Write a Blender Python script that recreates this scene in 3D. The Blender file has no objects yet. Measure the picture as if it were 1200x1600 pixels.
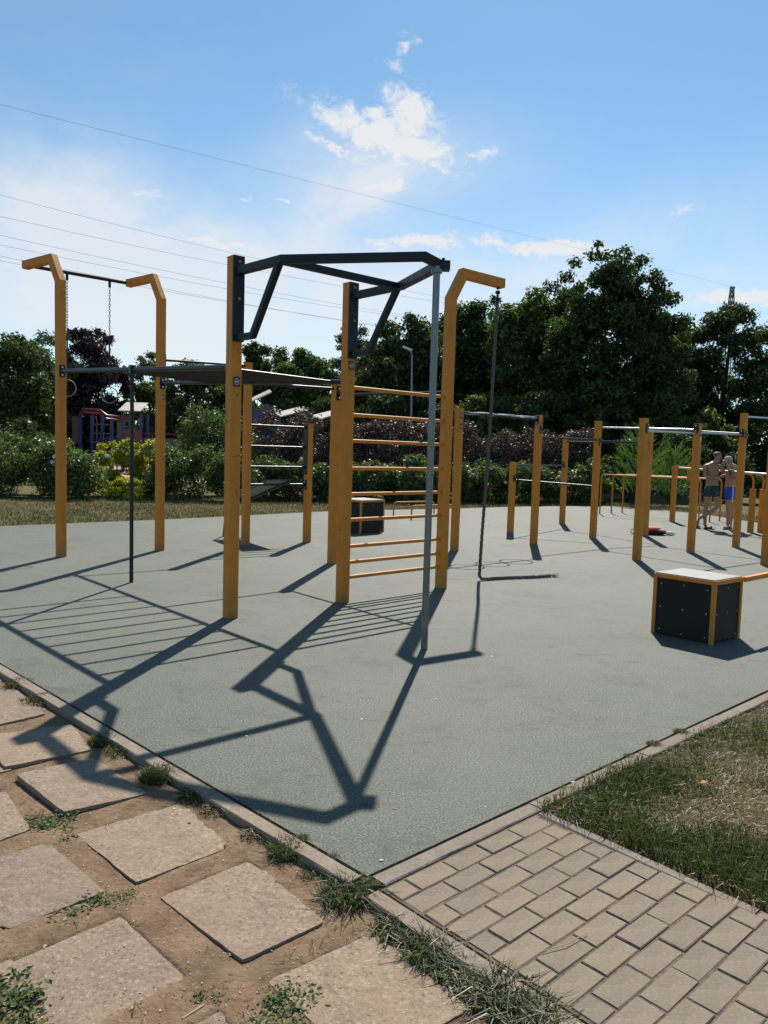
import bpy, bmesh, math, random
import numpy as np
from mathutils import Vector, Matrix
PI = math.pi
scn = bpy.context.scene
COL = scn.collection
S = 1.1                                   # survey units -> metres

# ------------------------------------------------------------------ camera
cam_d = bpy.data.cameras.new('camera')
cam = bpy.data.objects.new('camera', cam_d); COL.objects.link(cam)
F_PX, PITCH, ROLL = 1213.2, 0.07762, 0.02915
cam_d.sensor_fit = 'VERTICAL'; cam_d.sensor_height = 36.0
cam_d.lens = F_PX/1600*36.0
cam_d.clip_start = 0.05; cam_d.clip_end = 3000
fw = Vector((0, math.cos(PITCH), -math.sin(PITCH)))
up0 = Vector((0, math.sin(PITCH), math.cos(PITCH)))
rt0 = Vector((1, 0, 0))
rt = rt0*math.cos(ROLL)+up0*math.sin(ROLL)
up = -rt0*math.sin(ROLL)+up0*math.cos(ROLL)
mw = Matrix((rt, up, -fw)).transposed().to_4x4(); mw.translation = (0, 0, 1.65)
cam.matrix_world = mw
scn.camera = cam

# ------------------------------------------------------------------ view
scn.view_settings.view_transform = 'Standard'
scn.view_settings.look = 'None'
scn.view_settings.exposure = 0.42
scn.view_settings.gamma = 1.0
scn.view_settings.use_curve_mapping = False

# ------------------------------------------------------------------ world: sky with high thin clouds
SUN_EL = 0.8144
SUN_AZ = math.atan2(0.1506, 0.9316)       # measured from +Y towards +X
SKY_STRENGTH = 0.080
SKY_GAMMA = 1.0
world = bpy.data.worlds.new('World'); scn.world = world; world.use_nodes = True
nt = world.node_tree; nt.nodes.clear()
N = nt.nodes; L = nt.links
def wn(t, **kw):
    n = N.new(t)
    for k, v in kw.items(): setattr(n, k, v)
    return n
def setin(n, i, v):
    if isinstance(v, bpy.types.NodeSocket): L.new(v, n.inputs[i])
    elif v is not None: n.inputs[i].default_value = v
def wm(op, a, b=None, c=None, clamp=False):
    n = wn('ShaderNodeMath', operation=op); n.use_clamp = clamp
    setin(n, 0, a); setin(n, 1, b); setin(n, 2, c)
    return n.outputs[0]
out = wn('ShaderNodeOutputWorld'); bg = wn('ShaderNodeBackground')
sky = wn('ShaderNodeTexSky', sky_type='NISHITA')
sky.sun_disc = False; sky.sun_elevation = SUN_EL; sky.sun_rotation = SUN_AZ
sky.altitude = 100; sky.air_density = 1.0; sky.dust_density = 0.12; sky.ozone_density = 1.3
tc = wn('ShaderNodeTexCoord')
sep = wn('ShaderNodeSeparateXYZ'); L.new(tc.outputs['Generated'], sep.inputs[0])
az = wm('ARCTAN2', sep.outputs[0], sep.outputs[1])
el = wm('ARCSINE', sep.outputs[2])
comb = wn('ShaderNodeCombineXYZ'); L.new(az, comb.inputs[0]); L.new(wm('MULTIPLY', el, 1.6), comb.inputs[1])
def wnoise(scale, detail, rough, dist=0.0, vec=None):
    n = wn('ShaderNodeTexNoise'); n.inputs['Scale'].default_value = scale
    n.inputs['Detail'].default_value = detail; n.inputs['Roughness'].default_value = rough
    n.inputs['Distortion'].default_value = dist
    L.new(vec if vec else comb.outputs[0], n.inputs['Vector']); return n
n_warp = wnoise(16, 5, 0.6)
sw = wn('ShaderNodeSeparateColor'); L.new(n_warp.outputs['Color'], sw.inputs[0])
azw = wm('ADD', az, wm('MULTIPLY', wm('SUBTRACT', sw.outputs[0], 0.5), 0.075))
elw = wm('ADD', el, wm('MULTIPLY', wm('SUBTRACT', sw.outputs[1], 0.5), 0.045))
n_f = wnoise(34, 10, 0.72, 0.9).outputs[0]
n_s = wnoise(6.5, 5, 0.6, 0.6).outputs[0]
CL = [("m",-0.0137,0.3735,0.0866,0.0181,-0.30,1.00), ("m",0.0174,0.3954,0.0346,0.0214,-0.53,1.00), ("c",-0.0280,0.3994,0.0214,0.0115,0.17,0.90), ("d",-0.0737,0.3857,0.0247,0.0099,-0.38,1.00), ("e",-0.0792,0.3561,0.0214,0.0058,-0.33,0.90), ("h",-0.0095,0.3188,0.0280,0.0049,0.07,0.80), ("i",0.0084,0.4656,0.0140,0.0066,0.37,0.75), ("j",-0.0097,0.4432,0.0148,0.0091,-0.33,0.60), ("k",0.1736,0.2531,0.0866,0.0074,-0.13,0.95), ("k",0.0304,0.2565,0.0495,0.0074,-0.03,0.85), ("l",-0.1387,0.2979,0.0165,0.0033,-0.28,0.70), ("l",-0.1810,0.3005,0.0115,0.0041,-0.03,0.60), ("r",0.4217,0.1889,0.0412,0.0099,-0.03,0.95), ("r",0.3590,0.2857,0.0247,0.0049,0.07,0.55), ("s",-0.3026,0.2903,0.0165,0.0041,-0.03,0.50), ("m",-0.2119,0.2410,0.0330,0.0041,-0.13,0.70), ("n",0.1102,0.3544,0.0206,0.0049,-0.03,0.75), ("V",-0.0125,0.3396,0.1054,0.0331,0.07,0.62), ("V",-0.0529,0.2989,0.0495,0.0198,0.57,0.60), ("V",-0.3843,0.2550,0.1137,0.0477,-0.23,0.50), ("V",-0.3349,0.1949,0.2108,0.0642,-0.13,0.42), ("V",-0.2224,0.1347,0.3757,0.0582,-0.03,0.62), ("V",-0.3774,0.2931,0.0495,0.0247,0.47,0.30), ("V",-0.1137,0.2264,0.1649,0.0395,-0.13,0.28), ("V",0.3026,0.2456,0.1814,0.0495,0.22,0.28), ("V",0.0557,0.2235,0.1649,0.0371,-0.03,0.35), ("V",0.4325,0.1757,0.0989,0.0330,-0.03,0.40)]
crisp = None; veil = None
for kind, a0, e0, ra, re, ang, st in CL:
    dx = wm('SUBTRACT', azw, a0); dy = wm('SUBTRACT', elw, e0)
    c_, s_ = math.cos(ang), math.sin(ang)
    k = 1.35 if kind != 'V' else 1.5
    X = wm('ADD', wm('MULTIPLY', dx, c_/(ra*k)), wm('MULTIPLY', dy, s_/(ra*k)))
    Y = wm('ADD', wm('MULTIPLY', dx, -s_/(re*k)), wm('MULTIPLY', dy, c_/(re*k)))
    r2 = wm('ADD', wm('MULTIPLY', X, X), wm('MULTIPLY', Y, Y))
    g = wm('MULTIPLY', wm('EXPONENT', wm('MULTIPLY', r2, -1.2)), st)
    if kind == 'V': veil = g if veil is None else wm('ADD', veil, g)
    else: crisp = g if crisp is None else wm('MAXIMUM', crisp, g)
cr = wm('ADD', crisp, wm('MULTIPLY', wm('SUBTRACT', n_f, 0.5), 2.3))
crm = wn('ShaderNodeMapRange', interpolation_type='SMOOTHSTEP'); L.new(cr, crm.inputs[0])
crm.inputs[1].default_value = 0.24; crm.inputs[2].default_value = 1.08
crm.inputs[4].default_value = 0.95
gate = wm('MULTIPLY', crm.outputs[0], wm('MULTIPLY', crisp, 3.5, clamp=True))
vv = wm('MULTIPLY', veil, wm('ADD', wm('MULTIPLY', n_s, 1.5), 0.16))
vv = wm('MULTIPLY', vv, wm('ADD', wm('MULTIPLY', n_f, 0.5), 0.75))
# the rest of the sky, behind and beside the camera, carries the same thin veil
n3 = wnoise(2.2, 6, 0.6, 0.5, tc.outputs['Generated']).outputs[0]
gen = wn('ShaderNodeMapRange'); L.new(n3, gen.inputs[0]); gen.inputs[1].default_value = 0.56; gen.inputs[2].default_value = 0.85; gen.inputs[4].default_value = 0.12
tot = wm('ADD', gate, wm('ADD', wm('MINIMUM', vv, 0.82), gen.outputs[0]), clamp=True)
tot = wm('MINIMUM', tot, 0.97)
mixc = wn('ShaderNodeMix', data_type='RGBA'); L.new(tot, mixc.inputs[0])
gain = wn('ShaderNodeMix', data_type='RGBA', blend_type='MULTIPLY'); gain.inputs[0].default_value = 1.0
L.new(sky.outputs[0], gain.inputs[6]); gain.inputs[7].default_value = (0.88, 1.13, 1.16, 1)
L.new(gain.outputs[2], mixc.inputs[6])
CLW = 0.64/SKY_STRENGTH
mixc.inputs[7].default_value = (CLW*0.97, CLW*0.99, CLW*1.02, 1)
L.new(mixc.outputs[2], bg.inputs[0]); bg.inputs[1].default_value = SKY_STRENGTH
L.new(bg.outputs[0], out.inputs[0])

# ------------------------------------------------------------------ sun
sd = bpy.data.lights.new('sun', 'SUN'); sun = bpy.data.objects.new('sun', sd); COL.objects.link(sun)
sd.energy = 5.0; sd.angle = math.radians(0.53); sd.color = (1.0, 0.95, 0.87)
sv = Vector((math.sin(SUN_AZ)*math.cos(SUN_EL), math.cos(SUN_AZ)*math.cos(SUN_EL), math.sin(SUN_EL)))
sun.rotation_euler = sv.to_track_quat('Z', 'Y').to_euler(); sun.location = (5, 30, 40)

# ================================================================== materials
def newmat(name):
    m = bpy.data.materials.new(name); m.use_nodes = True
    n = m.node_tree; n.nodes.clear(); return m, n
class MN:
    """small node helper"""
    def __init__(s, name):
        s.m, s.t = newmat(name); s.N = s.t.nodes; s.L = s.t.links
        s.out = s.N.new('ShaderNodeOutputMaterial')
        s.co = s.N.new('ShaderNodeTexCoord'); s.obj = s.co.outputs['Object']
    def node(s, t, **kw):
        n = s.N.new(t)
        for k, v in kw.items(): setattr(n, k, v)
        return n
    def put(s, n, i, v):
        if isinstance(v, bpy.types.NodeSocket): s.L.new(v, n.inputs[i])
        elif v is not None: n.inputs[i].default_value = v
    def math(s, op, a, b=None, clamp=False):
        n = s.node('ShaderNodeMath', operation=op); n.use_clamp = clamp; s.put(n, 0, a); s.put(n, 1, b); return n.outputs[0]
    def noise(s, scale, detail=4, rough=0.55, dist=0.0, vec=None, col=False):
        n = s.node('ShaderNodeTexNoise'); s.put(n, 'Scale', scale); s.put(n, 'Detail', detail); s.put(n, 'Roughness', rough); s.put(n, 'Distortion', dist)
        s.L.new(vec or s.obj, n.inputs['Vector']); return n.outputs[1 if col else 0]
    def ramp(s, fac, stops):
        n = s.node('ShaderNodeValToRGB'); s.put(n, 0, fac)
        e = n.color_ramp.elements
        while len(e) < len(stops): e.new(0.5)
        for q, (p, c) in zip(e, stops):
            q.position = p; q.color = (c[0], c[1], c[2], 1) if not isinstance(c, (int, float)) else (c, c, c, 1)
        return n.outputs[0]
    def mix(s, fac, a, b, mode='MIX'):
        n = s.node('ShaderNodeMix', data_type='RGBA', blend_type=mode); s.put(n, 0, fac)
        for i, v in ((6, a), (7, b)):
            if isinstance(v, tuple): v = (v[0], v[1], v[2], 1)
            s.put(n, i, v)
        return n.outputs[2]
    def range(s, v, a, b, c=0.0, d=1.0):
        n = s.node('ShaderNodeMapRange'); s.put(n, 0, v); s.put(n, 1, a); s.put(n, 2, b); s.put(n, 3, c); s.put(n, 4, d); return n.outputs[0]
    def vec(s, sx, sy, sz):
        n = s.node('ShaderNodeMapping'); s.L.new(s.obj, n.inputs[0]); n.inputs['Scale'].default_value = (sx, sy, sz); return n.outputs[0]
    def bump(s, h, strength=0.4, dist=0.01):
        n = s.node('ShaderNodeBump'); s.put(n, 'Strength', strength); s.put(n, 'Distance', dist); s.put(n, 'Height', h); return n.outputs[0]
    def principled(s, color, rough=0.6, metal=0.0, spec=0.5, normal=None):
        n = s.node('ShaderNodeBsdfPrincipled')
        if isinstance(color, tuple): color = (color[0], color[1], color[2], 1)
        s.put(n, 'Base Color', color); s.put(n, 'Roughness', rough); s.put(n, 'Metallic', metal); s.put(n, 'Specular IOR Level', spec)
        if normal is not None: s.put(n, 'Normal', normal)
        s.L.new(n.outputs[0], s.out.inputs[0]); return n
    def objrand(s):
        return s.node('ShaderNodeObjectInfo').outputs['Random']

def mat_court():
    k = MN('rubber_court'); o = k.obj
    fine = k.noise(95, 4, 0.78); mid = k.noise(60, 3, 0.6)
    big = k.noise(0.9, 5, 0.62, 0.3); blot = k.noise(2.6, 6, 0.66, 0.8)
    streak = k.noise(3.5, 5, 0.65, 1.0, k.vec(0.7, 2.6, 1))
    base = k.ramp(fine, [(0.34, (0.014, 0.016, 0.011)), (0.46, (0.058, 0.064, 0.048)), (0.56, (0.130, 0.138, 0.104)), (0.68, (0.255, 0.262, 0.202))])
    base = k.mix(k.range(big, 0.35, 0.7), base, k.mix(1.0, base, (1.12, 1.08, 1.02), 'MULTIPLY'))
    dark = k.math('MULTIPLY', k.range(blot, 0.52, 0.68), k.range(k.noise(14, 5, 0.7), 0.35, 0.65))
    base = k.mix(k.math('MULTIPLY', dark, 0.85), base, (0.0379, 0.0425, 0.0347))
    d2 = k.math('MULTIPLY', k.range(streak, 0.585, 0.68), k.range(k.noise(26, 4, 0.7), 0.40, 0.55))
    base = k.mix(k.math('MULTIPLY', d2, 0.75), base, (0.0284, 0.0322, 0.0266))
    wear = k.math('MULTIPLY', k.range(k.noise(1.1, 6, 0.72, 1.4), 0.54, 0.66), k.range(k.noise(9, 6, 0.75, 0.6), 0.40, 0.62))
    base = k.mix(k.math('MULTIPLY', wear, 0.6), base, (0.045, 0.048, 0.036))
    scf = k.math('MULTIPLY', k.range(k.noise(5.5, 6, 0.7, 2.2, k.vec(1.0, 3.4, 1)), 0.64, 0.70), k.range(k.noise(1.7, 3, 0.6), 0.5, 0.6))
    base = k.mix(k.math('MULTIPLY', scf, 0.8), base, (0.028, 0.030, 0.024))
    spots = k.range(k.noise(7.5, 2, 0.4, 0.3), 0.73, 0.76)
    base = k.mix(k.math('MULTIPLY', spots, 0.35), base, (0.1073, 0.1063, 0.0821))
    dustm = k.range(k.noise(0.35, 4, 0.6), 0.4, 0.7)
    base = k.mix(k.math('MULTIPLY', dustm, 0.25), base, (0.1894, 0.1899, 0.1611))
    k.principled(base, 0.72, 0, 0.34, k.bump(k.math('ADD', k.math('MULTIPLY', fine, 0.7), k.math('MULTIPLY', mid, 0.8)), 0.8, 0.006))
    return k.m
def mat_yellow():
    k = MN('yellow_paint')
    n = k.noise(5, 6, 0.65); v = k.noise(9, 4, 0.6, 0, k.vec(1, 1, 0.12))
    c = k.ramp(n, [(0.3, (0.58, 0.198, 0.020)), (0.6, (0.68, 0.243, 0.026)), (0.85, (0.70, 0.275, 0.040))])
    c = k.mix(k.math('MULTIPLY', k.range(v, 0.5, 0.8), 0.22), c, (0.3240, 0.1350, 0.0270))
    scr = k.math('MULTIPLY', k.range(k.noise(42, 5, 0.7, 1.5, k.vec(1, 1, 0.35)), 0.62, 0.66), k.range(k.noise(2.6, 3, 0.5), 0.48, 0.6))
    c = k.mix(k.math('MULTIPLY', scr, 0.8), c, (0.0900, 0.0495, 0.0270))
    pale = k.math('MULTIPLY', k.range(k.noise(16, 5, 0.7, 0.8), 0.66, 0.72), k.range(k.noise(1.7, 3, 0.5), 0.52, 0.64))
    c = k.mix(k.math('MULTIPLY', pale, 0.6), c, (0.5580, 0.3780, 0.2250))
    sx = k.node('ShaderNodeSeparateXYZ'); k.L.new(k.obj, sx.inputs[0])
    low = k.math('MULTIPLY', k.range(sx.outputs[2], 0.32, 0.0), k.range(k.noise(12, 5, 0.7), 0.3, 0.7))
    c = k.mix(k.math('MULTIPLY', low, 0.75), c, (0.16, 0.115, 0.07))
    st = k.math('MULTIPLY', k.range(k.noise(30, 4, 0.6, 0.3, k.vec(1, 1, 0.05)), 0.60, 0.70), 0.30)
    c = k.mix(st, c, (0.27, 0.12, 0.035))
    k.principled(c, k.range(n, 0.2, 0.8, 0.45, 0.65), 0, 0.35, k.bump(k.math('ADD', n, k.math('MULTIPLY', scr, -0.6)), 0.25, 0.004)); return k.m
def mat_simple(name, color, rough=0.5, metal=0.0, var=0.15, scale=12, spec=0.5, bump=0.1):
    k = MN(name); n = k.noise(scale, 5, 0.62)
    a = tuple(x*(1-var) for x in color); b = tuple(min(1, x*(1+var)) for x in color)
    k.principled(k.ramp(n, [(0.3, a), (0.7, b)]), k.range(n, 0.2, 0.8, max(0.05, rough-0.08), min(1, rough+0.08)), metal, spec, k.bump(n, bump, 0.004)); return k.m
def mat_slab(name, base, speck=1.0):
    k = MN(name); f = k.noise(62, 4, 0.75); g = k.noise(9, 6, 0.68); h = k.noise(2.1, 5, 0.6)
    r = k.objrand()
    b = base
    c = k.ramp(g, [(0.3, tuple(x*0.78 for x in b)), (0.55, b), (0.8, tuple(min(1, x*1.16) for x in b))])
    c = k.mix(k.math('MULTIPLY', k.range(f, 0.54, 0.64), 0.6*speck), c, (0.4056, 0.3510, 0.2964))
    c = k.mix(k.math('MULTIPLY', k.range(f, 0.44, 0.36), 0.8*speck), c, (0.1014, 0.0741, 0.0546))
    vo = k.node('ShaderNodeTexVoronoi'); k.put(vo, 'Scale', 70.0); k.L.new(k.obj, vo.inputs['Vector'])
    stone = k.math('MULTIPLY', k.range(vo.outputs['Distance'], 0.26, 0.16), k.range(k.noise(31, 2, 0.5), 0.52, 0.58))
    c = k.mix(k.math('MULTIPLY', stone, 0.75*speck), c, (0.4836, 0.4290, 0.3588))
    c = k.mix(k.math('MULTIPLY', k.range(h, 0.46, 0.66), 0.5), c, (0.2340, 0.1677, 0.1170))
    tint = k.mix(1.0, c, k.ramp(r, [(0, (0.90, 0.91, 0.93)), (1, (1.06, 1.04, 1.0))]), 'MULTIPLY')
    hh = k.math('ADD', k.math('MULTIPLY', f, 0.8), k.math('ADD', g, k.math('MULTIPLY', stone, 0.5)))
    k.principled(tint, 0.9, 0, 0.2, k.bump(hh, 0.55, 0.006)); return k.m
def mat_soil():
    k = MN('dry_soil'); a = k.noise(7, 7, 0.7); b = k.noise(60, 4, 0.65); c_ = k.noise(1.6, 4, 0.6)
    c = k.ramp(a, [(0.3, (0.1125, 0.0675, 0.0390)), (0.5, (0.1913, 0.1237, 0.0750)), (0.72, (0.2550, 0.1762, 0.1125))])
    c = k.mix(k.math('MULTIPLY', k.range(b, 0.6, 0.72), 0.6), c, (0.3300, 0.2625, 0.1950))
    c = k.mix(k.math('MULTIPLY', k.range(b, 0.42, 0.32), 0.7), c, (0.0525, 0.0375, 0.0240))
    c = k.mix(k.math('MULTIPLY', k.range(c_, 0.52, 0.7), 0.5), c, (0.1500, 0.1275, 0.0825))
    k.principled(c, 0.95, 0, 0.15, k.bump(k.math('ADD', a, k.math('MULTIPLY', b, 0.4)), 0.8, 0.02)); return k.m
def mat_lawn():
    k = MN('dry_lawn'); a = k.noise(1.3, 6, 0.65); b = k.noise(24, 5, 0.7); d = k.noise(0.25, 4, 0.6)
    c = k.ramp(a, [(0.36, (0.065, 0.070, 0.026)), (0.5, (0.130, 0.100, 0.052)), (0.62, (0.19, 0.142, 0.088))])
    c = k.mix(k.range(b, 0.3, 0.75), k.mix(1.0, c, (0.6, 0.62, 0.55), 'MULTIPLY'), k.mix(1.0, c, (1.3, 1.25, 1.15), 'MULTIPLY'))
    c = k.mix(k.math('MULTIPLY', k.range(d, 0.45, 0.65), 0.5), c, (0.10, 0.12, 0.04))
    k.principled(c, 0.95, 0, 0.1, k.bump(b, 0.9, 0.04)); return k.m
def mat_leaf(name, dark, light, trans=0.30, gloss=0.05, rough=0.42, tcol=None):
    k = MN(name); gi = k.node('ShaderNodeNewGeometry'); r = gi.outputs['Random Per Island']
    c = k.ramp(r, [(0.0, dark), (0.6, tuple((x+y)/2 for x, y in zip(dark, light))), (1.0, light)])
    cl = k.range(k.noise(0.7, 3, 0.5), 0.35, 0.65)
    c = k.mix(k.math('MULTIPLY', cl, 0.35), c, k.mix(1.0, c, (1.25, 1.2, 1.0), 'MULTIPLY'))
    d = k.node('ShaderNodeBsdfDiffuse'); k.L.new(c, d.inputs[0])
    t = k.node('ShaderNodeBsdfTranslucent')
    tc_ = k.mix(1.0, c, tcol or (1.5, 1.7, 0.9), 'MULTIPLY'); k.L.new(tc_, t.inputs[0])
    m1 = k.node('ShaderNodeMixShader'); m1.inputs[0].default_value = trans
    k.L.new(d.outputs[0], m1.inputs[1]); k.L.new(t.outputs[0], m1.inputs[2])
    g = k.node('ShaderNodeBsdfGlossy'); g.inputs['Roughness'].default_value = rough; g.inputs[0].default_value = (1, 1, 1, 1)
    m2 = k.node('ShaderNodeMixShader'); m2.inputs[0].default_value = gloss
    k.L.new(m1.outputs[0], m2.inputs[1]); k.L.new(g.outputs[0], m2.inputs[2])
    k.L.new(m2.outputs[0], k.out.inputs[0]); return k.m

M = {}
M['court'] = mat_court()
M['yellow'] = mat_yellow()
M['black'] = mat_simple('black_powder_coat', (0.014, 0.016, 0.020), 0.40, 0.0, 0.2, 20, 0.35)
M['frame'] = mat_simple('navy_black_steel', (0.012, 0.016, 0.028), 0.5, 0.0, 0.2, 20, 0.3)
M['galv'] = mat_simple('galvanised_steel', (0.20, 0.205, 0.21), 0.40, 0.85, 0.22, 14)
M['steel'] = mat_simple('bright_steel', (0.5, 0.5, 0.5), 0.3, 0.9, 0.15, 30)
M['panel'] = mat_simple('black_film_plywood', (0.012, 0.012, 0.014), 0.6, 0, 0.35, 9, 0.3)
M['boxtop'] = mat_simple('glare_pale_top_board', (0.22, 0.20, 0.185), 0.55, 0, 0.10, 7)  # sun glare on the dark plywood top, put into a pale base colour
M['board'] = mat_simple('dark_green_board', (0.035, 0.055, 0.05), 0.35, 0, 0.25, 6)
M['rope'] = mat_simple('grey_rope', (0.115, 0.11, 0.105), 0.9, 0, 0.35, 90, 0.2, 0.6)
M['rope_end'] = mat_simple('frayed_rope', (0.42, 0.38, 0.32), 0.9, 0, 0.3, 60)
M['kerb'] = mat_slab('kerb_concrete', (0.245, 0.205, 0.158), 0.55)
M['slab'] = mat_slab('aggregate_slab', (0.262, 0.193, 0.136), 1.0)
M['brick'] = mat_slab('paver_brick', (0.236, 0.192, 0.140), 0.4)
M['soil'] = mat_soil()
M['joint'] = mat_simple('joint_sand', (0.14, 0.108, 0.08), 0.95, 0, 0.4, 50, 0.1, 0.6)
M['gap'] = mat_simple('dark_gap_edge', (0.025, 0.025, 0.022), 0.95, 0, 0.3, 40, 0.1)
M['lawn'] = mat_lawn()
M['bark'] = mat_simple('bark', (0.075, 0.058, 0.045), 0.95, 0, 0.35, 8, 0.1, 0.8)
M['leaf_dark'] = mat_leaf('leaves_dark_green', (0.022, 0.038, 0.011), (0.075, 0.105, 0.028), 0.34, 0.03)
M['leaf_mid'] = mat_leaf('leaves_mid_green', (0.035, 0.060, 0.014), (0.105, 0.145, 0.035), 0.40, 0.03)
M['leaf_pale'] = mat_leaf('leaves_pale_green', (0.055, 0.082, 0.04), (0.13, 0.165, 0.085), 0.34, 0.05)
M['leaf_copper'] = mat_leaf('leaves_copper', (0.022, 0.013, 0.015), (0.055, 0.032, 0.034), 0.2, 0.04, 0.42, (1.6, 1.0, 1.0))
M['leaf_hedge'] = mat_leaf('leaves_hedge', (0.035, 0.060, 0.014), (0.12, 0.165, 0.045), 0.36, 0.042, 0.42)
M['leaf_purple'] = mat_leaf('leaves_barberry', (0.045, 0.031, 0.022), (0.118, 0.083, 0.058), 0.26, 0.06, 0.45, (1.5, 1.0, 0.9))
M['leaf_yellow'] = mat_leaf('leaves_golden', (0.26, 0.27, 0.02), (0.50, 0.48, 0.05), 0.42, 0.03, 0.4, (1.1, 1.15, 0.6))
M['leaf_feather'] = mat_leaf('leaves_feathery', (0.06, 0.11, 0.03), (0.13, 0.20, 0.055), 0.4, 0.02, 0.4)
M['grass'] = mat_leaf('grass_blades', (0.022, 0.036, 0.011), (0.075, 0.098, 0.030), 0.35, 0.012, 0.4)
M['weed'] = mat_leaf('weed_leaves', (0.045, 0.075, 0.02), (0.12, 0.16, 0.05), 0.3, 0.02, 0.5)
M['straw'] = mat_leaf('straw_blades', (0.13, 0.092, 0.048), (0.36, 0.28, 0.165), 0.3, 0.03, 0.45, (1.1, 1.05, 0.9))
M['flower'] = mat_simple('pale_petals', (0.72, 0.55, 0.56), 0.7, 0, 0.15, 30)
M['flower_y'] = mat_simple('yellow_blossom', (0.62, 0.60, 0.22), 0.7, 0, 0.15, 30)
M['cream'] = mat_simple('cream_board', (0.55, 0.47, 0.39), 0.6, 0, 0.08, 5)
M['blue'] = mat_simple('blue_paint', (0.028, 0.055, 0.17), 0.45, 0, 0.15, 8)
M['red'] = mat_simple('red_paint', (0.20, 0.035, 0.04), 0.4, 0, 0.15, 8)
M['tan'] = mat_simple('tan_board', (0.17, 0.11, 0.09), 0.7, 0, 0.15, 8)
M['skin'] = mat_simple('tanned_skin', (0.36, 0.185, 0.12), 0.5, 0, 0.10, 9)
M['skin2'] = mat_simple('pale_tanned_skin', (0.42, 0.235, 0.165), 0.5, 0, 0.10, 9)
M['hair'] = mat_simple('short_hair', (0.16, 0.11, 0.075), 0.7, 0, 0.3, 60)
M['cap'] = mat_simple('grey_cap', (0.33, 0.33, 0.36), 0.8, 0, 0.12, 30)
M['shoe'] = mat_simple('black_sandal', (0.018, 0.017, 0.017), 0.6, 0, 0.2, 20)
M['shorts_blue'] = mat_simple('royal_blue_cloth', (0.025, 0.075, 0.46), 0.75, 0, 0.12, 12)
M['white'] = mat_simple('white_cloth', (0.78, 0.78, 0.78), 0.75, 0, 0.06, 12)
M['orange'] = mat_simple('orange_cloth', (0.75, 0.16, 0.035), 0.8, 0, 0.15, 14)
M['sticker'] = mat_simple('black_sticker', (0.02, 0.02, 0.02), 0.4, 0, 0.3, 40)
M['stickw'] = mat_simple('white_print', (0.6, 0.6, 0.55), 0.5, 0, 0.1, 40)
M['dead'] = mat_simple('dead_leaf', (0.42, 0.17, 0.05), 0.8, 0, 0.2, 40)
M['twig'] = mat_simple('dry_twig', (0.40, 0.29, 0.18), 0.9, 0, 0.2, 40)
M['stone'] = mat_simple('pebble', (0.45, 0.39, 0.33), 0.9, 0, 0.25, 50)
def mat_camo():
    k = MN('patterned_shorts'); n = k.noise(9, 4, 0.6, 1.0)
    k.principled(k.ramp(n, [(0.4, (0.012, 0.022, 0.04)), (0.52, (0.03, 0.075, 0.085)), (0.66, (0.07, 0.10, 0.09))]), 0.8, 0, 0.2); return k.m
M['camo'] = mat_camo()

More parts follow.
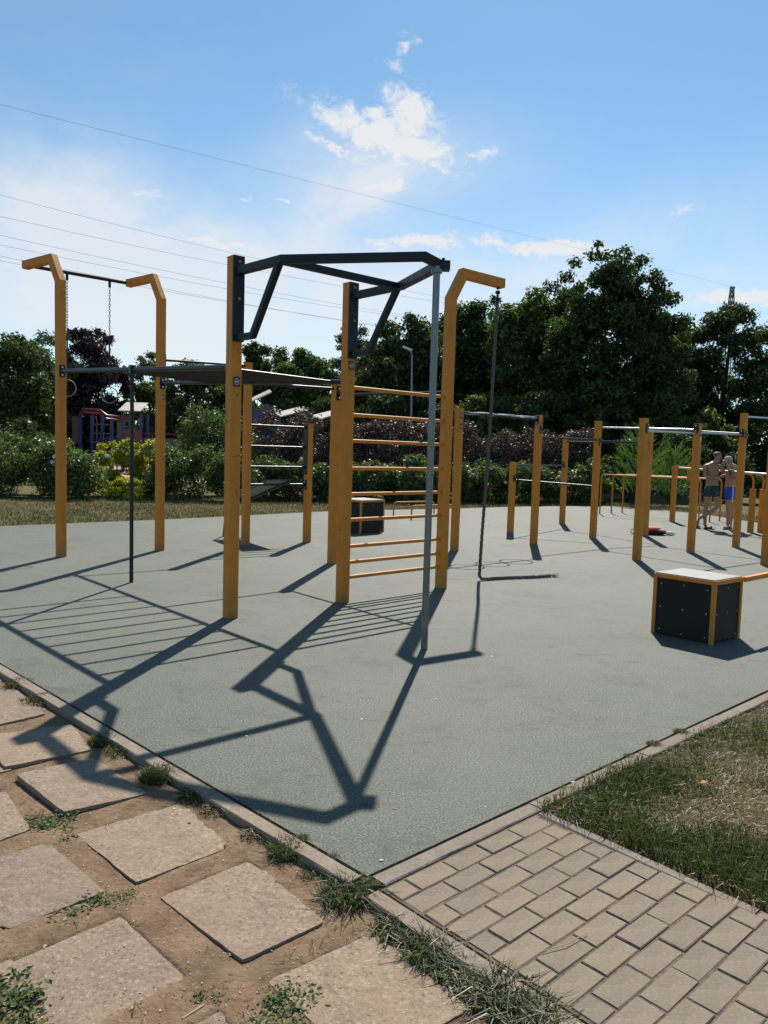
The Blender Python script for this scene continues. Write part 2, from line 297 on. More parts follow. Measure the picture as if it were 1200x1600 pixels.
# ================================================================== object helpers
def tag(o, label=None, cat=None, group=None, kind=None):
    if label: o['label'] = label
    if cat: o['category'] = cat
    if group: o['group'] = group
    if kind: o['kind'] = kind
    return o
def thing(name, loc, label, cat, group=None):
    o = bpy.data.objects.new(name, None); COL.objects.link(o); o.location = loc; o.empty_display_size = 0.1
    return tag(o, label, cat, group)
def wloc(o):
    v = Vector((0, 0, 0))
    while o is not None: v += Vector(o.location); o = o.parent
    return v
class MB:
    def __init__(s): s.v = []; s.f = []
    def add(s, vs, fs):
        n = len(s.v); s.v += [tuple(v) for v in vs]; s.f += [tuple(i+n for i in f) for f in fs]; return s
    def box(s, c, ax, ay, az):
        c, ax, ay, az = map(Vector, (c, ax, ay, az))
        vs = [c+ax*i+ay*j+az*k for k in (-1, 1) for j in (-1, 1) for i in (-1, 1)]
        return s.add(vs, [(0, 2, 3, 1), (4, 5, 7, 6), (0, 1, 5, 4), (2, 6, 7, 3), (0, 4, 6, 2), (1, 3, 7, 5)])
    def rbox(s, c, sx, sy, sz, ang=0):
        a = Vector((math.cos(ang), math.sin(ang), 0)); b = Vector((-a.y, a.x, 0))
        return s.box(c, a*sx/2, b*sy/2, Vector((0, 0, sz/2)))
    def sweep(s, pts, prof, ref=None, closed=False, cap=True, scales=None):
        """sweep a 2D profile [(a,b)] along pts; a goes along the side vector, b along the other"""
        pts = [Vector(p) for p in pts]; n = len(pts); k = len(prof); vs = []
        prev = None
        for i, p in enumerate(pts):
            if closed: t1 = (p-pts[i-1]).normalized(); t2 = (pts[(i+1) % n]-p).normalized()
            else:
                t1 = (p-pts[i-1]).normalized() if i > 0 else (pts[1]-p).normalized()
                t2 = (pts[i+1]-p).normalized() if i < n-1 else t1
            t = (t1+t2).normalized(); ch = max(0.35, t.dot(t1))
            if ref is not None: side = Vector(ref)
            elif prev is None: side = Vector((0, 0, 1)).cross(t) if abs(t.z) < 0.9 else Vector((1, 0, 0))
            else: side = prev
            side = (side - t*side.dot(t)).normalized(); prev = side
            oth = t.cross(side).normalized()
            sc = scales[i] if scales else 1.0
            bend = (t2-t1)
            for a, b in prof:
                off = side*a*sc+oth*b*sc
                if bend.length > 1e-4 and ch < 0.999:
                    bd = (bend - t*bend.dot(t)).normalized(); off += bd*off.dot(bd)*(1/ch-1)
                vs.append(p+off)
        fs = []
        for i in range(n if closed else n-1):
            j = (i+1) % n
            for q in range(k): fs.append((i*k+q, i*k+(q+1) % k, j*k+(q+1) % k, j*k+q))
        if cap and not closed: fs += [tuple(reversed(range(k))), tuple(range((n-1)*k, n*k))]
        return s.add(vs, fs)
    def tube(s, pts, r, seg=10, closed=False, scales=None):
        return s.sweep(pts, [(r*math.cos(2*PI*i/seg), r*math.sin(2*PI*i/seg)) for i in range(seg)], None, closed, True, scales)
    def sq(s, pts, w, ref=None, d=None, ch=0.06):
        a = w/2; b = (d or w)/2; c = min(a, b)*2*ch
        prof = [(a, -b+c), (a, b-c), (a-c, b), (-a+c, b), (-a, b-c), (-a, -b+c), (-a+c, -b), (a-c, -b)]
        return s.sweep(pts, prof, ref)
    def ball(s, c, r, sx=1, sy=1, sz=1, seg=10, rings=6):
        c = Vector(c); vs = [c+Vector((0, 0, -r*sz))]
        for i in range(1, rings):
            th = -PI/2+PI*i/rings
            for j in range(seg):
                ph = 2*PI*j/seg; vs.append(c+Vector((r*sx*math.cos(th)*math.cos(ph), r*sy*math.cos(th)*math.sin(ph), r*sz*math.sin(th))))
        vs.append(c+Vector((0, 0, r*sz))); fs = []
        for j in range(seg): fs.append((0, 1+(j+1) % seg, 1+j))
        for i in range(rings-2):
            for j in range(seg):
                a = 1+i*seg; fs.append((a+j, a+(j+1) % seg, a+seg+(j+1) % seg, a+seg+j))
        a = 1+(rings-2)*seg; t = len(vs)-1
        for j in range(seg): fs.append((a+j, a+(j+1) % seg, t))
        return s.add(vs, fs)
    def build(s, name, mat, parent=None, smooth=False, kind=None):
        o_ = wloc(parent) if parent else Vector((0, 0, 0))
        me = bpy.data.meshes.new(name); me.from_pydata([tuple(Vector(v)-o_) for v in s.v], [], s.f)
        me.materials.append(M[mat] if isinstance(mat, str) else mat)
        if smooth:
            me.polygons.foreach_set('use_smooth', [True]*len(me.polygons))
            try: me.set_sharp_from_angle(angle=math.radians(38))
            except Exception: pass
        me.update()
        o = bpy.data.objects.new(name, me); COL.objects.link(o)
        if parent: o.parent = parent
        if kind: o['kind'] = kind
        return o
def np_mesh(name, verts, nper, mat, parent=None, kind=None, origin=None, mats=None, midx=None):
    """verts (n,nper,3) array of separate polygons"""
    n = len(verts); me = bpy.data.meshes.new(name)
    V = verts.reshape(-1, 3).astype(np.float32)
    o_ = np.array(wloc(parent) if parent else (origin or (0, 0, 0)), dtype=np.float32)
    me.vertices.add(n*nper); me.vertices.foreach_set('co', (V-o_).ravel())
    me.loops.add(n*nper); me.loops.foreach_set('vertex_index', np.arange(n*nper, dtype=np.int32))
    me.polygons.add(n); me.polygons.foreach_set('loop_start', np.arange(0, n*nper, nper, dtype=np.int32))
    me.polygons.foreach_set('loop_total', np.full(n, nper, dtype=np.int32))
    for m_ in (mats or [mat]): me.materials.append(M[m_])
    if midx is not None: me.polygons.foreach_set('material_index', midx.astype(np.int32))
    me.update(calc_edges=True)
    o = bpy.data.objects.new(name, me); COL.objects.link(o)
    if parent: o.parent = parent
    elif origin: o.location = origin
    if kind: o['kind'] = kind
    return o
def m3(p, z=0.0): return Vector((p[0]*S, p[1]*S, z*S))

# ================================================================== SETTING
aL = math.radians(-44.65); eL = Vector((-math.cos(aL), -math.sin(aL), 0))       # along left kerb, away from corner
pL = Vector((-math.sin(math.radians(45.35+90))*0-math.cos(math.radians(45.35)), -math.sin(math.radians(45.35)), 0))  # outward (towards slabs)
C0 = Vector((-0.033, 2.900, 0))
aU = math.radians(42.6); eU = Vector((math.cos(aU), math.sin(aU), 0))            # along right kerb, away from corner
eV = Vector((math.sin(aU), -math.cos(aU), 0))                                   # towards lower right
# court sheet
cp = [C0+eU*0.012-eV*0.0, C0+eU*13.9*S+Vector((0.05, 0.1, 0)), Vector((10.6, 17.5, 0)), Vector((10.35, 20.6, 0)), Vector((9.9, 24.2, 0)), Vector((8.75, 26.4, 0)), Vector((7.6, 26.9, 0)),
      Vector((4.5, 25.2, 0)), Vector((1.9, 23.2, 0)), Vector((-1.2, 21.25, 0)), Vector((-4.96, 17.15, 0)), Vector((-7.4, 14.9, 0)), Vector((-9.75, 12.5, 0))]
def inset_pt(p): return p
mb = MB()
top = [p for p in cp]; n = len(top)
mb.add([Vector((p.x, p.y, 0)) for p in top]+[Vector((p.x, p.y, -0.06)) for p in top], [tuple(range(n))]+[(i, n+i, n+(i+1) % n, (i+1) % n) for i in range(n)])
court = mb.build('rubber_court', 'court', kind='structure')
# far ground under everything
mb = MB(); R = 900
mb.add([(-R, -R, -0.22), (R, -R, -0.22), (R, R, -0.22), (-R, R, -0.22)], [(0, 1, 2, 3)]); mb.build('ground', 'lawn', kind='structure')
# lawn: everything on the court side of the left kerb line, and right of the brick path
far = 240
corner_r = C0+eU*0.985+eV*0.03
kl_far = C0+eL*60
mb = MB()
# region beyond (left kerb line .. big), as a ring of quads round the court: simple polygon below the court
A_ = C0+eU*0.3-eV*0.3
lawn_poly = [C0+eL*0.1-pL*0.03+eU*0.1, kl_far-pL*0.03, Vector((-far, far, 0)), Vector((far, far, 0)), Vector((far, -30, 0)), C0+eU*0.99+eV*30, C0+eU*0.99+eV*0.05, C0+eU*0.3+eV*0.05]
mb.add([(p.x, p.y, -0.018) for p in lawn_poly], [tuple(reversed(range(len(lawn_poly))))])
mb.build('lawn', 'lawn', kind='structure')
# sandy playground ground
mb = MB(); pts = [(-30, 34), (-10, 34.5), (-2, 38), (-3, 56), (-32, 58)]
mb.add([(x, y, -0.008) for x, y in pts], [tuple(range(5))]); mb.build('sandy_ground', mat_simple('sand', (0.46, 0.34, 0.26), 0.95, 0, 0.12, 3, 0.1), kind='structure')
mb = MB(); pts = [(14, 38), (60, 36), (60, 52), (16, 56)]
mb.add([(x, y, -0.008) for x, y in pts], [tuple(range(4))]); mb.build('footpath', mat_simple('pale_path', (0.5, 0.46, 0.42), 0.95, 0, 0.1, 3, 0.1), kind='structure')

rng = np.random.default_rng(7)
random.seed(5)
def fbm2(x, y, seed=0):
    r = np.random.default_rng(seed); z = 0
    for o in range(5):
        for _ in range(3):
            a = r.uniform(0, 2*PI); f = (2.0**o)*r.uniform(0.8, 1.3); ph = r.uniform(0, 6.28)
            z = z+np.sin((x*math.cos(a)+y*math.sin(a))*f+ph)/(1.7**o)
    return z/5.0
# paving slabs (measured corners, order: left, near, right, far)
SL = [[(-1.284, 3.214), (-0.906, 2.843), (-0.599, 3.145), (-0.913, 3.551)],
      [(-0.793, 2.763), (-0.418, 2.407), (-0.165, 2.64), (-0.499, 3.063)],
      [(-1.794, 3.743), (-1.401, 3.372), (-1.093, 3.615), (-1.51, 4.023)],
      [(-0.331, 2.33), (-0.01, 1.99), (0.309, 2.229), (0.007, 2.593)],
      [(-1.66, 2.89), (-1.269, 2.529), (-0.999, 2.782), (-1.374, 3.149)],
      [(-1.215, 2.372), (-0.86, 2.03), (-0.557, 2.336), (-0.879, 2.666)],
      [(-2.76, 4.93), (-2.30, 4.40), (-2.047, 4.665), (-2.50, 5.20)],
      [(-2.24, 4.26), (-1.898, 3.844), (-1.556, 4.126), (-1.825, 4.514)],
      [(-1.99, 3.47), (-1.60, 3.11), (-1.489, 3.248), (-1.77, 3.60)],
      [(-0.80, 1.93), (-0.55, 1.66), (-0.20, 1.93), (-0.441, 2.217)],
      [(-3.30, 5.62), (-2.88, 5.10), (-2.58, 5.36), (-3.00, 5.90)],
      [(-2.52, 4.00), (-2.13, 3.62), (-1.86, 3.85), (-2.27, 4.22)]]
# soil bed of the slab path
def soil_z(x, y): return -0.031+0.008*fbm2(x*3.0, y*3.0, 3)+0.003*fbm2(x*22, y*22, 4)
nu, nv = 170, 330
tt = np.linspace(0.02, 2.6, nu)**1.0; ss = np.linspace(6.5, -2.2, nv)
X = C0.x+eL.x*ss[:, None]+pL.x*tt[None, :]; Y = C0.y+eL.y*ss[:, None]+pL.y*tt[None, :]
Z = soil_z(X, Y)
def in_quad(c, X, Y, m):
    ins = np.ones(X.shape, bool)
    for a in range(4):
        (x0, y0), (x1, y1) = c[a], c[(a+1) % 4]; L_ = math.hypot(x1-x0, y1-y0)
        ins &= ((x1-x0)*(Y-y0)-(y1-y0)*(X-x0))/L_ > m
    return ins
for c in SL: Z = np.where(in_quad(c, X, Y, 0.022), Z-0.035, Z)
me = bpy.data.meshes.new('soil'); vs = np.stack([X, Y, Z], -1).reshape(-1, 3)
idx = np.arange(nu*nv).reshape(nv, nu); q = np.stack([idx[:-1, :-1], idx[:-1, 1:], idx[1:, 1:], idx[1:, :-1]], -1).reshape(-1, 4)
me.from_pydata(vs.tolist(), [], q.tolist()); me.materials.append(M['soil']); me.polygons.foreach_set('use_smooth', [True]*len(me.polygons))
soil = bpy.data.objects.new('slab_path', me); COL.objects.link(soil); soil['kind'] = 'structure'

CHIP = {0: (12, 12), 1: (0, 12), 5: (12, 12), 4: (12, 0)}
TILT = {0: (0.0, 0.008, 0.0, -0.004), 1: (0.0, 0.010, 0.002, -0.006), 2: (0.026, 0.018, 0.004, 0.006), 3: (-0.004, 0, 0, 0), 4: (-0.002, 0.0, 0.006, -0.004), 5: (-0.008, -0.006, -0.006, -0.006), 7: (0.01, 0.016, 0.006, 0.0), 6: (0, .004, .006, 0), 9: (-0.008, -0.01, -0.008, -0.01)}
for si, cs in enumerate(SL):
    G = 12; vs = []; fs = []
    tl = TILT.get(si, (0, 0, 0, 0)); r = random.Random(si*7+1)
    c = [Vector((x, y, -0.024+t)) for (x, y), t in zip(cs, tl)]
    def P(a, b):
        p = c[0]*(1-a)*(1-b)+c[1]*a*(1-b)+c[2]*a*b+c[3]*(1-a)*b
        return p
    rows = []
    for i in range(G+1):
        row = []
        for j in range(G+1):
            a, b = i/G, j/G; p = P(a, b)
            edge = i in (0, G) or j in (0, G); corner = i in (0, G) and j in (0, G)
            cen = P(0.5, 0.5)
            if edge:
                k = 0.004*r.random()+(0.006 if corner else 0.0)
                p = p+(cen-p).normalized()*k
                p.z -= 0.0012
            p.z += 0.0012*r.uniform(-1, 1)
            ch = CHIP.get(si)
            if ch and (i, j) == ch: p = p+(cen-p).normalized()*0.028
            row.append(p)
        rows.append(row)
    for row in rows: vs += row
    for i in range(G):
        for j in range(G): fs.append((i*(G+1)+j, (i+1)*(G+1)+j, (i+1)*(G+1)+j+1, i*(G+1)+j+1))
    loop = [(i, 0) for i in range(G)]+[(G, j) for j in range(G)]+[(i, G) for i in range(G, 0, -1)]+[(0, j) for j in range(G, 0, -1)]
    nb = len(vs)
    for i, j in loop: p = vs[i*(G+1)+j].copy(); p.z -= 0.055; vs.append(p)
    for q in range(len(loop)):
        a = loop[q]; b = loop[(q+1) % len(loop)]
        fs.append((a[0]*(G+1)+a[1], nb+q, nb+(q+1) % len(loop), b[0]*(G+1)+b[1]))
    MB().add(vs, fs).build('paving_slab', 'slab', soil)

# kerbs
kb = thing('kerb', (C0.x, C0.y, 0), None, None); kb['kind'] = 'structure'
def kerb_run(p0, d, outw, w, total, seg, z1, first=0.0, n_name='kerb_stone', gap=0.006):
    s_ = first; i = 0
    while s_ < total:
        e = min(total, s_+seg)
        j = random.uniform(-0.002, 0.002)
        o = []
        for q, t in ((s_+gap/2, 0), (e-gap/2, 0)):
            o.append(p0+d*q)
        a, b = o; zt = z1+j; vs = []; prof = [(0.0, zt-0.004), (0.005, zt), (w-0.005, zt), (w, zt-0.005), (w, -0.12), (0.0, -0.12)]
        nseg = max(1, int((e-s_)/0.12)) if s_ < 6 else 1
        for t in range(nseg+1):
            pt = a.lerp(b, t/nseg)
            for (u_, z_) in prof:
                jj = random.uniform(-0.0012, 0.0012)
                vs.append(pt+outw*(u_+jj)+Vector((0, 0, z_+jj*0.6)))
        k = len(prof); fs = [tuple(range(k)), tuple(reversed(range(nseg*k, (nseg+1)*k)))]
        for t in range(nseg):
            for u_ in range(k): fs.append((t*k+u_, (t+1)*k+u_, (t+1)*k+(u_+1) % k, t*k+(u_+1) % k))
        mbk = MB().add(vs, fs); ob = mbk.build(n_name, 'kerb', kb)
        s_ = e; i += 1
    return
kerb_run(C0+pL*0.012, eL, pL, 0.076, 26.0, 1.0, 0.008, 0.0)
kerb_run(C0+eU*0.02+eV*0.014, eU, eV, 0.078, 15.4, 1.0, 0.004, 0.0)
kerb_run(C0+eV*0.10-eU*0.006+pL*0.01, eV, -eU, 0.072, 3.1, 1.0, 0.000, 0.0)
eR = (eV-eU*0.035).normalized()
kerb_run(C0+eU*0.975+eV*0.10, eR, eU, 0.05, 3.1, 1.0, -0.004, 0.0)
# dark shrinkage gap between rubber and kerb
# brick path
mb = MB(); b0 = C0+eU*0.0+eV*0.095
mb.add([(p.x, p.y, -0.0085) for p in (b0, b0+eU*0.99, b0+eU*0.99+eV*3.1, b0+eV*3.1)], [(0, 3, 2, 1)])
path = mb.build('brick_path', 'joint', kind='structure')
pu = 0.2105; pv = 0.1035; lw = 0.006; base_meshes = []
def brick_mesh(Lx, k):
    r = random.Random(k); vs = []; fs = []
    bx, by, zt = Lx/2, (pv-0.008)/2, 0.0
    def ring(ix, z): return [(sx*(bx-ix)+r.uniform(-.0012, .0012), sy*(by-ix)+r.uniform(-.0012, .0012), z+r.uniform(-.0006, .0006)) for sx, sy in ((-1, -1), (1, -1), (1, 1), (-1, 1))]
    vs = ring(0.0035, 0.0)+ring(0.0005, -0.0035)+ring(0, -0.04)
    fs = [(0, 1, 2, 3)]
    for a in (0, 4):
        for i in range(4): fs.append((a+i, a+4+i, a+4+(i+1) % 4, a+(i+1) % 4))
    me = bpy.data.meshes.new('brick'); me.from_pydata(vs, [], fs); me.materials.append(M['brick']); return me
full = [brick_mesh(pu-0.0075, k) for k in range(5)]; half = [brick_mesh(pu/2-0.011, 40+k) for k in range(3)]
for rrow in range(29):
    xs = []
    x = 0.006
    seq = [1, 1, 1, 1, .5] if rrow % 2 == 1 else [.5, 1, 1, 1, 1]
    for q in seq:
        Lx = pu*q; xc = x+Lx/2; x += Lx
        yc = 0.103+pv*(rrow+0.5)
        p = C0+eU*(xc-0.032*yc*0)+eV*yc
        o = bpy.data.objects.new('brick', random.choice(full if q == 1 else half)); COL.objects.link(o); o.parent = path
        o.location = (p.x+random.uniform(-.0015, .0015), p.y+random.uniform(-.0015, .0015), -0.003+random.uniform(-.0025, .002))
        o.rotation_euler = (random.uniform(-.011, .011), random.uniform(-.011, .011), aU+random.uniform(-.010, .010))

# ================================================================== grass
def blades(P, h, w, lean, rg, n_seg=2):
    """bent two-segment blades as triangles+quads -> quads only (tip collapsed). P (n,3)"""
    n = len(P); a = rg.uniform(0, 2*PI, n); ld = rg.uniform(0, 2*PI, n)
    side = np.stack([np.cos(a), np.sin(a), np.zeros(n)], 1); ln = np.stack([np.cos(ld), np.sin(ld), np.zeros(n)], 1)
    h = np.broadcast_to(h, n)[:, None]; w = np.broadcast_to(w, n)[:, None]; lean = np.broadcast_to(lean, n)[:, None]
    z = np.array([0, 0, 1.0])
    p1 = P+ln*h*lean*0.35+z*h*0.6; p2 = P+ln*h*lean+z*h*(1.0-0.35*lean)
    q1 = np.stack([P-side*w/2, P+side*w/2, p1+side*w*0.38, p1-side*w*0.38], 1)
    q2 = np.stack([p1-side*w*0.38, p1+side*w*0.38, p2+side*w*0.05, p2-side*w*0.05], 1)
    return np.concatenate([q1, q2], 0)
def patchn(x, y, s): return fbm2(x*2.2, y*2.2, s)
# foreground lawn wedge
n = 150000
uu = rng.uniform(0, 3.6, n)**1.0; vv_ = rng.uniform(-0.02, 3.4, n)
PX = C0.x+eU.x*(0.985+uu)+eV.x*(0.075+vv_); PY = C0.y+eU.y*(0.985+uu)+eV.y*(0.075+vv_)
edge = np.minimum(vv_+0.05, uu*1.0+0.0)
pn = patchn(PX, PY, 11); pn2 = fbm2(PX*7, PY*7, 12)
dist = np.hypot(PX, PY)
bare = pn*0.6+0.42*pn2+0.75*np.exp(-(((PX-1.80)/0.34)**2+((PY-3.75)/0.42)**2))+0.3*np.exp(-(((PX-2.6)/0.4)**2+((PY-4.9)/0.5)**2))-0.15
keep = (edge+0.05*pn2 > 0.03) & (rng.uniform(0, 1, n) < np.clip(2.6/dist, 0.3, 1)) & (rng.uniform(0, 1, n) < np.where(bare > 0.22, 0.75, 1.0))
keep &= (PX/PY < 0.62) & (PY > 1.9)
PX, PY, bare, edge, pn2 = PX[keep], PY[keep], bare[keep], edge[keep], pn2[keep]
dryp = np.clip(0.60+1.6*bare, 0.06, 0.95)+0.35*(edge < 0.07)
isdry = rng.uniform(0, 1, len(PX)) < dryp
hh = np.where(isdry, rng.uniform(0.02, 0.055, len(PX)), rng.uniform(0.03, 0.085, len(PX)))*np.clip(1.0-1.3*bare, 0.45, 1.5)
ln_ = np.where(isdry, rng.uniform(0.6, 1.7, len(PX))+1.4*(bare > 0.15), rng.uniform(0.2, 1.1, len(PX)))
Q = blades(np.stack([PX, PY, np.full(len(PX), -0.02)], 1), hh, 0.0042, ln_, rng)
np_mesh('grass', Q, 4, None, mats=['grass', 'straw'], midx=np.concatenate([isdry, isdry]).astype(int), kind='stuff')['label'] = 'patchy half dried grass beside the brick path'
# far lawn strip
n = 60000
fx = rng.uniform(-14, 17, n); yb = np.interp(fx, [-14, -7.4, -4.96, -1.2, 1.9, 4.5, 7.6, 9.9, 10.3, 12, 17], [8.5, 14.9, 17.15, 21.25, 23.2, 25.2, 26.9, 24.2, 20.6, 16.0, 12])
fy = yb+0.06+rng.uniform(0, 1, n)**1.2*np.where(fx < -3, 9, 6.5)
dry = rng.uniform(0, 1, n) < np.clip(0.5+0.55*fbm2(fx*0.9, fy*0.9, 21), 0.12, 0.9)
Q = blades(np.stack([fx, fy, np.full(n, -0.02)], 1), rng.uniform(0.04, 0.12, n), 0.014, rng.uniform(0.3, 1.2, n), rng)
tag(np_mesh('far_grass', Q, 4, None, mats=['grass', 'straw'], midx=np.concatenate([dry, dry]).astype(int), kind='stuff'), 'dry grass strip between the court and the hedges')

# tufts at the kerb
def tuft_mesh(seed, n, rad, h, dry=0.15, broad=False):
    rg = np.random.default_rng(seed); a = rg.uniform(0, 2*PI, n); r = rad*np.sqrt(rg.uniform(0, 1, n))
    P = np.stack([r*np.cos(a), r*np.sin(a), np.zeros(n)], 1)
    hh = h*rg.uniform(0.45, 1.0, n)*(1-0.4*(r/rad)**2)
    if broad:
        P[:, 0] = P[:, 0]*1.7+0.035*np.sin(P[:, 1]*60); cl_ = rg.uniform(-1, 1, (14, 2))*np.array([1.2, .7])*rad; pick = rg.integers(0, 14, n); P[:, :2] = cl_[pick]+rg.normal(size=(n, 2))*rad*.25; hh = hh*rg.uniform(.2, 1.2, 14)[pick]
        L_ = 0.0095; nrm = rg.normal(size=(n, 3)); nrm[:, 2] = np.abs(nrm[:, 2])+0.8; nrm /= np.linalg.norm(nrm, axis=1)[:, None]
        t = np.cross(nrm, rg.normal(size=(n, 3))); t /= np.linalg.norm(t, axis=1)[:, None]; b = np.cross(nrm, t)
        c = P+np.stack([np.zeros(n), np.zeros(n), hh*rg.uniform(0.1, 1, n)], 1)
        s_ = L_*rg.uniform(0.5, 1.1, n)[:, None]
        Q = np.stack([c-t*s_, c+b*s_*0.45, c+t*s_, c-b*s_*0.45], 1); mi = np.zeros(n)
    else:
        Q = blades(P, hh, 0.0036, rg.uniform(0.2, 1.5, n), rg)
        # outward lean
        d = (rg.uniform(0, 1, n) < dry); mi = np.concatenate([d, d])
    me_o = np_mesh('grass_tuft', Q, 4, None, mats=['grass' if not broad else 'weed', 'straw'], midx=mi.astype(int))
    me = me_o.data; bpy.data.objects.remove(me_o); return me
TM = [tuft_mesh(1, 620, 0.07, 0.10, 0.10), tuft_mesh(2, 480, 0.065, 0.07, 0.2), tuft_mesh(3, 260, 0.07, 0.06, 0.2), tuft_mesh(4, 220, 0.05, 0.05, 0.75)]
TB = [tuft_mesh(8, 620, 0.075, 0.05, 0, True), tuft_mesh(9, 300, 0.055, 0.03, 0, True)]
TL = [((-2.25, 4.75), 1, 1.1, 'grass tuft against the kerb at the left picture edge, farthest of the kerb tufts'), ((-2.0, 4.47), 2, 1.2, 'low grass tuft by the kerb just before the shadow of the thick post'),
      ((-1.4, 3.86), 1, 1.0, 'grass tuft in the bar shadow between kerb and raised slab'), ((-1.27, 3.75), 2, 1.0, 'bright low tuft by the kerb beside the raised slab corner'),
      ((-1.0, 3.45), 0, 0.95, 'spiky green tuft between kerb and the right corner of the raised slab'), ((-0.79, 3.28), 1, 0.95, 'green tuft by the kerb next to a kerb joint'),
      ((-0.67, 3.15), 3, 1.1, 'half dried tuft by the kerb just past the green tuft'), ((-0.47, 2.96), 3, 1.1, 'brown dried tuft by the kerb with stalks around it'),
      ((-0.33, 2.83), 0, 0.85, 'round dense grass tuft against the kerb, middle of the row'), ((-0.21, 2.69), 2, 0.8, 'thin low tuft joining the two dense round tufts'),
      ((-0.09, 2.55), 0, 1.1, 'largest dark tuft by the kerb below the court corner'), ((0.08, 2.37), 1, 1.05, 'tuft on the brick path kerb right after the largest one'),
      ((0.18, 2.26), 0, 1.0, 'tall bushy tuft along the brick path kerb, middle of three'), ((0.27, 2.16), 1, 1.1, 'tuft on the brick path kerb with brown stalks under it'),
      ((0.36, 2.07), 0, 1.15, 'tuft hiding the kerb where the brick path leaves the picture'), ((0.45, 1.98), 0, 1.1, 'lowest tuft on the brick path kerb at the picture bottom')]
for k, ((x, y), mi, sc, lab) in enumerate(TL):
    o = bpy.data.objects.new('grass_tuft', TM[mi]); COL.objects.link(o); o.location = (x*S, y*S, -0.035); o.scale = (sc*1.28, sc*1.28, sc*(1.15 if k < 9 else 0.9)); o.rotation_euler = (0, 0, k*1.7)
    tag(o, lab, 'grass tuft', 'grass tufts along the kerb')
WL = [((-1.32, 3.02), 0, 1.0, 'green weed patch between the raised slab and its lower neighbour'), ((-1.2, 2.93), 1, 0.9, 'small sparse weed beside the left corner of the central slab'),
      ((-0.97, 2.44), 1, 1.3, 'low weed patch along the near edge of the left slab'), ((-0.88, 2.5), 0, 0.7, 'weed sprig at the near corner of the left slab'),
      ((-0.98, 1.99), 0, 1.5, 'leafy weed at the bottom left picture corner'), ((-0.23, 2.02), 0, 1.1, 'leafy weed at the picture bottom between two slabs'), ((-0.44, 2.05), 1, 0.7, 'tiny weed above the slab cut by the picture bottom')]
for k, ((x, y), mi, sc, lab) in enumerate(WL):
    o = bpy.data.objects.new('weed', TB[mi]); COL.objects.link(o); o.location = (x*S, y*S, -0.034); o.scale = (sc*1.1, sc*1.1, sc*0.8); o.rotation_euler = (0, 0, k*2.1)
    tag(o, lab, 'weed', 'weeds between the slabs')
CT = [((1.11, 3.70), .45, 'small tuft on the right kerb nearest the lawn point'), ((0.97, 3.60), .35, 'tiny tuft at the court edge above the brick path'), ((1.43, 4.02), .6, 'tuft spilling over the right kerb onto the court'),
      ((1.25, 3.85), .5, 'tuft in the middle of the right kerb'), ((0.83, 3.45), .35, 'tiny tuft in the court gap above the first bricks'), ((-0.15, 2.77), .4, 'thin tuft inside the left kerb near the court corner'),
      ((-0.28, 2.90), .4, 'sparse blades inside the left kerb beyond the corner tuft'), ((0.0, 2.60), .3, 'little sprig in the first brick joint at the corner'), ((1.65, 4.22), .6, 'long bladed tuft farthest up the right kerb')]
for k, ((x, y), sc, lab) in enumerate(CT):
    o = bpy.data.objects.new('grass_tuft', TM[2 if k % 2 else 1]); COL.objects.link(o); pp_ = Vector((x*S, y*S, -0.006))+(eV*0.045 if y > 3 else Vector()); o.location = pp_; o.scale = (sc*1.1, sc*1.1, sc); o.rotation_euler = (0, 0, k*1.3)
    tag(o, lab, 'grass tuft', 'small tufts along the court edge')

# litter
def twig(pts, r, lab, cat='twig', mat='twig'):
    c = Vector(pts[0]); o = MB().tube(pts, r, 5).build('twig', mat)
    return tag(o, lab, cat)
twig([(-0.30, 2.42, -0.04), (-0.26, 2.37, -0.035), (-0.255, 2.31, -0.04)], 0.006, 'short thick stick on the soil below the central slab')
twig([(-1.17, 2.78, -0.04), (-1.14, 2.73, -0.035), (-1.13, 2.67, -0.05)], 0.004, 'thin dry stalk left of the central slab')
twig([(0.57, 2.47, 0.004), (0.66, 2.51, 0.006), (0.75, 2.58, 0.004)], 0.0016, 'pale straw stalk lying across the bricks')
twig([(-0.55, 2.16, -0.03), (-0.50, 2.22, -0.03)], 0.004, 'pale twig by the slab at the picture bottom')
twig([(-0.20, 2.47, -0.04), (-0.13, 2.52, -0.035), (-0.09, 2.60, -0.04)], 0.003, 'curved dry stalk below the largest tuft')
cg = thing('cigarette_butt', (0.425, 2.362, 0.004), 'cigarette butt on the bricks by the left path kerb', 'cigarette butt')
a_ = Vector((0.425, 2.362, 0.004)); d_ = Vector((0.72, -0.55, 0)).normalized()
MB().tube([a_-d_*0.02, a_], 0.004, 8).build('filter', 'dead', cg); MB().tube([a_, a_+d_*0.02], 0.004, 8).build('paper', 'white', cg)
def dleaf(x, y, z, s_, ang, lab, mat='dead'):
    vs = []; 
    for i in range(10):
        t = 2*PI*i/10; rr = s_*(1.0 if i % 2 == 0 else 0.55); vs.append((x+rr*math.cos(t+ang), y+rr*0.7*math.sin(t+ang), z+0.006*math.sin(t*2)))
    o = MB().add(vs+[(x, y, z+0.006)], [(i, (i+1) % 10, 10) for i in range(10)]).build('fallen_leaf', mat); tag(o, lab, 'leaf')
dleaf(1.658, 3.81, 0.03, 0.035, 0.4, 'orange fallen leaf lying on the dry lawn')
dleaf(1.12, 3.42, 0.004, 0.02, 1.2, 'dark crumpled leaf on the top row of bricks', 'gap')
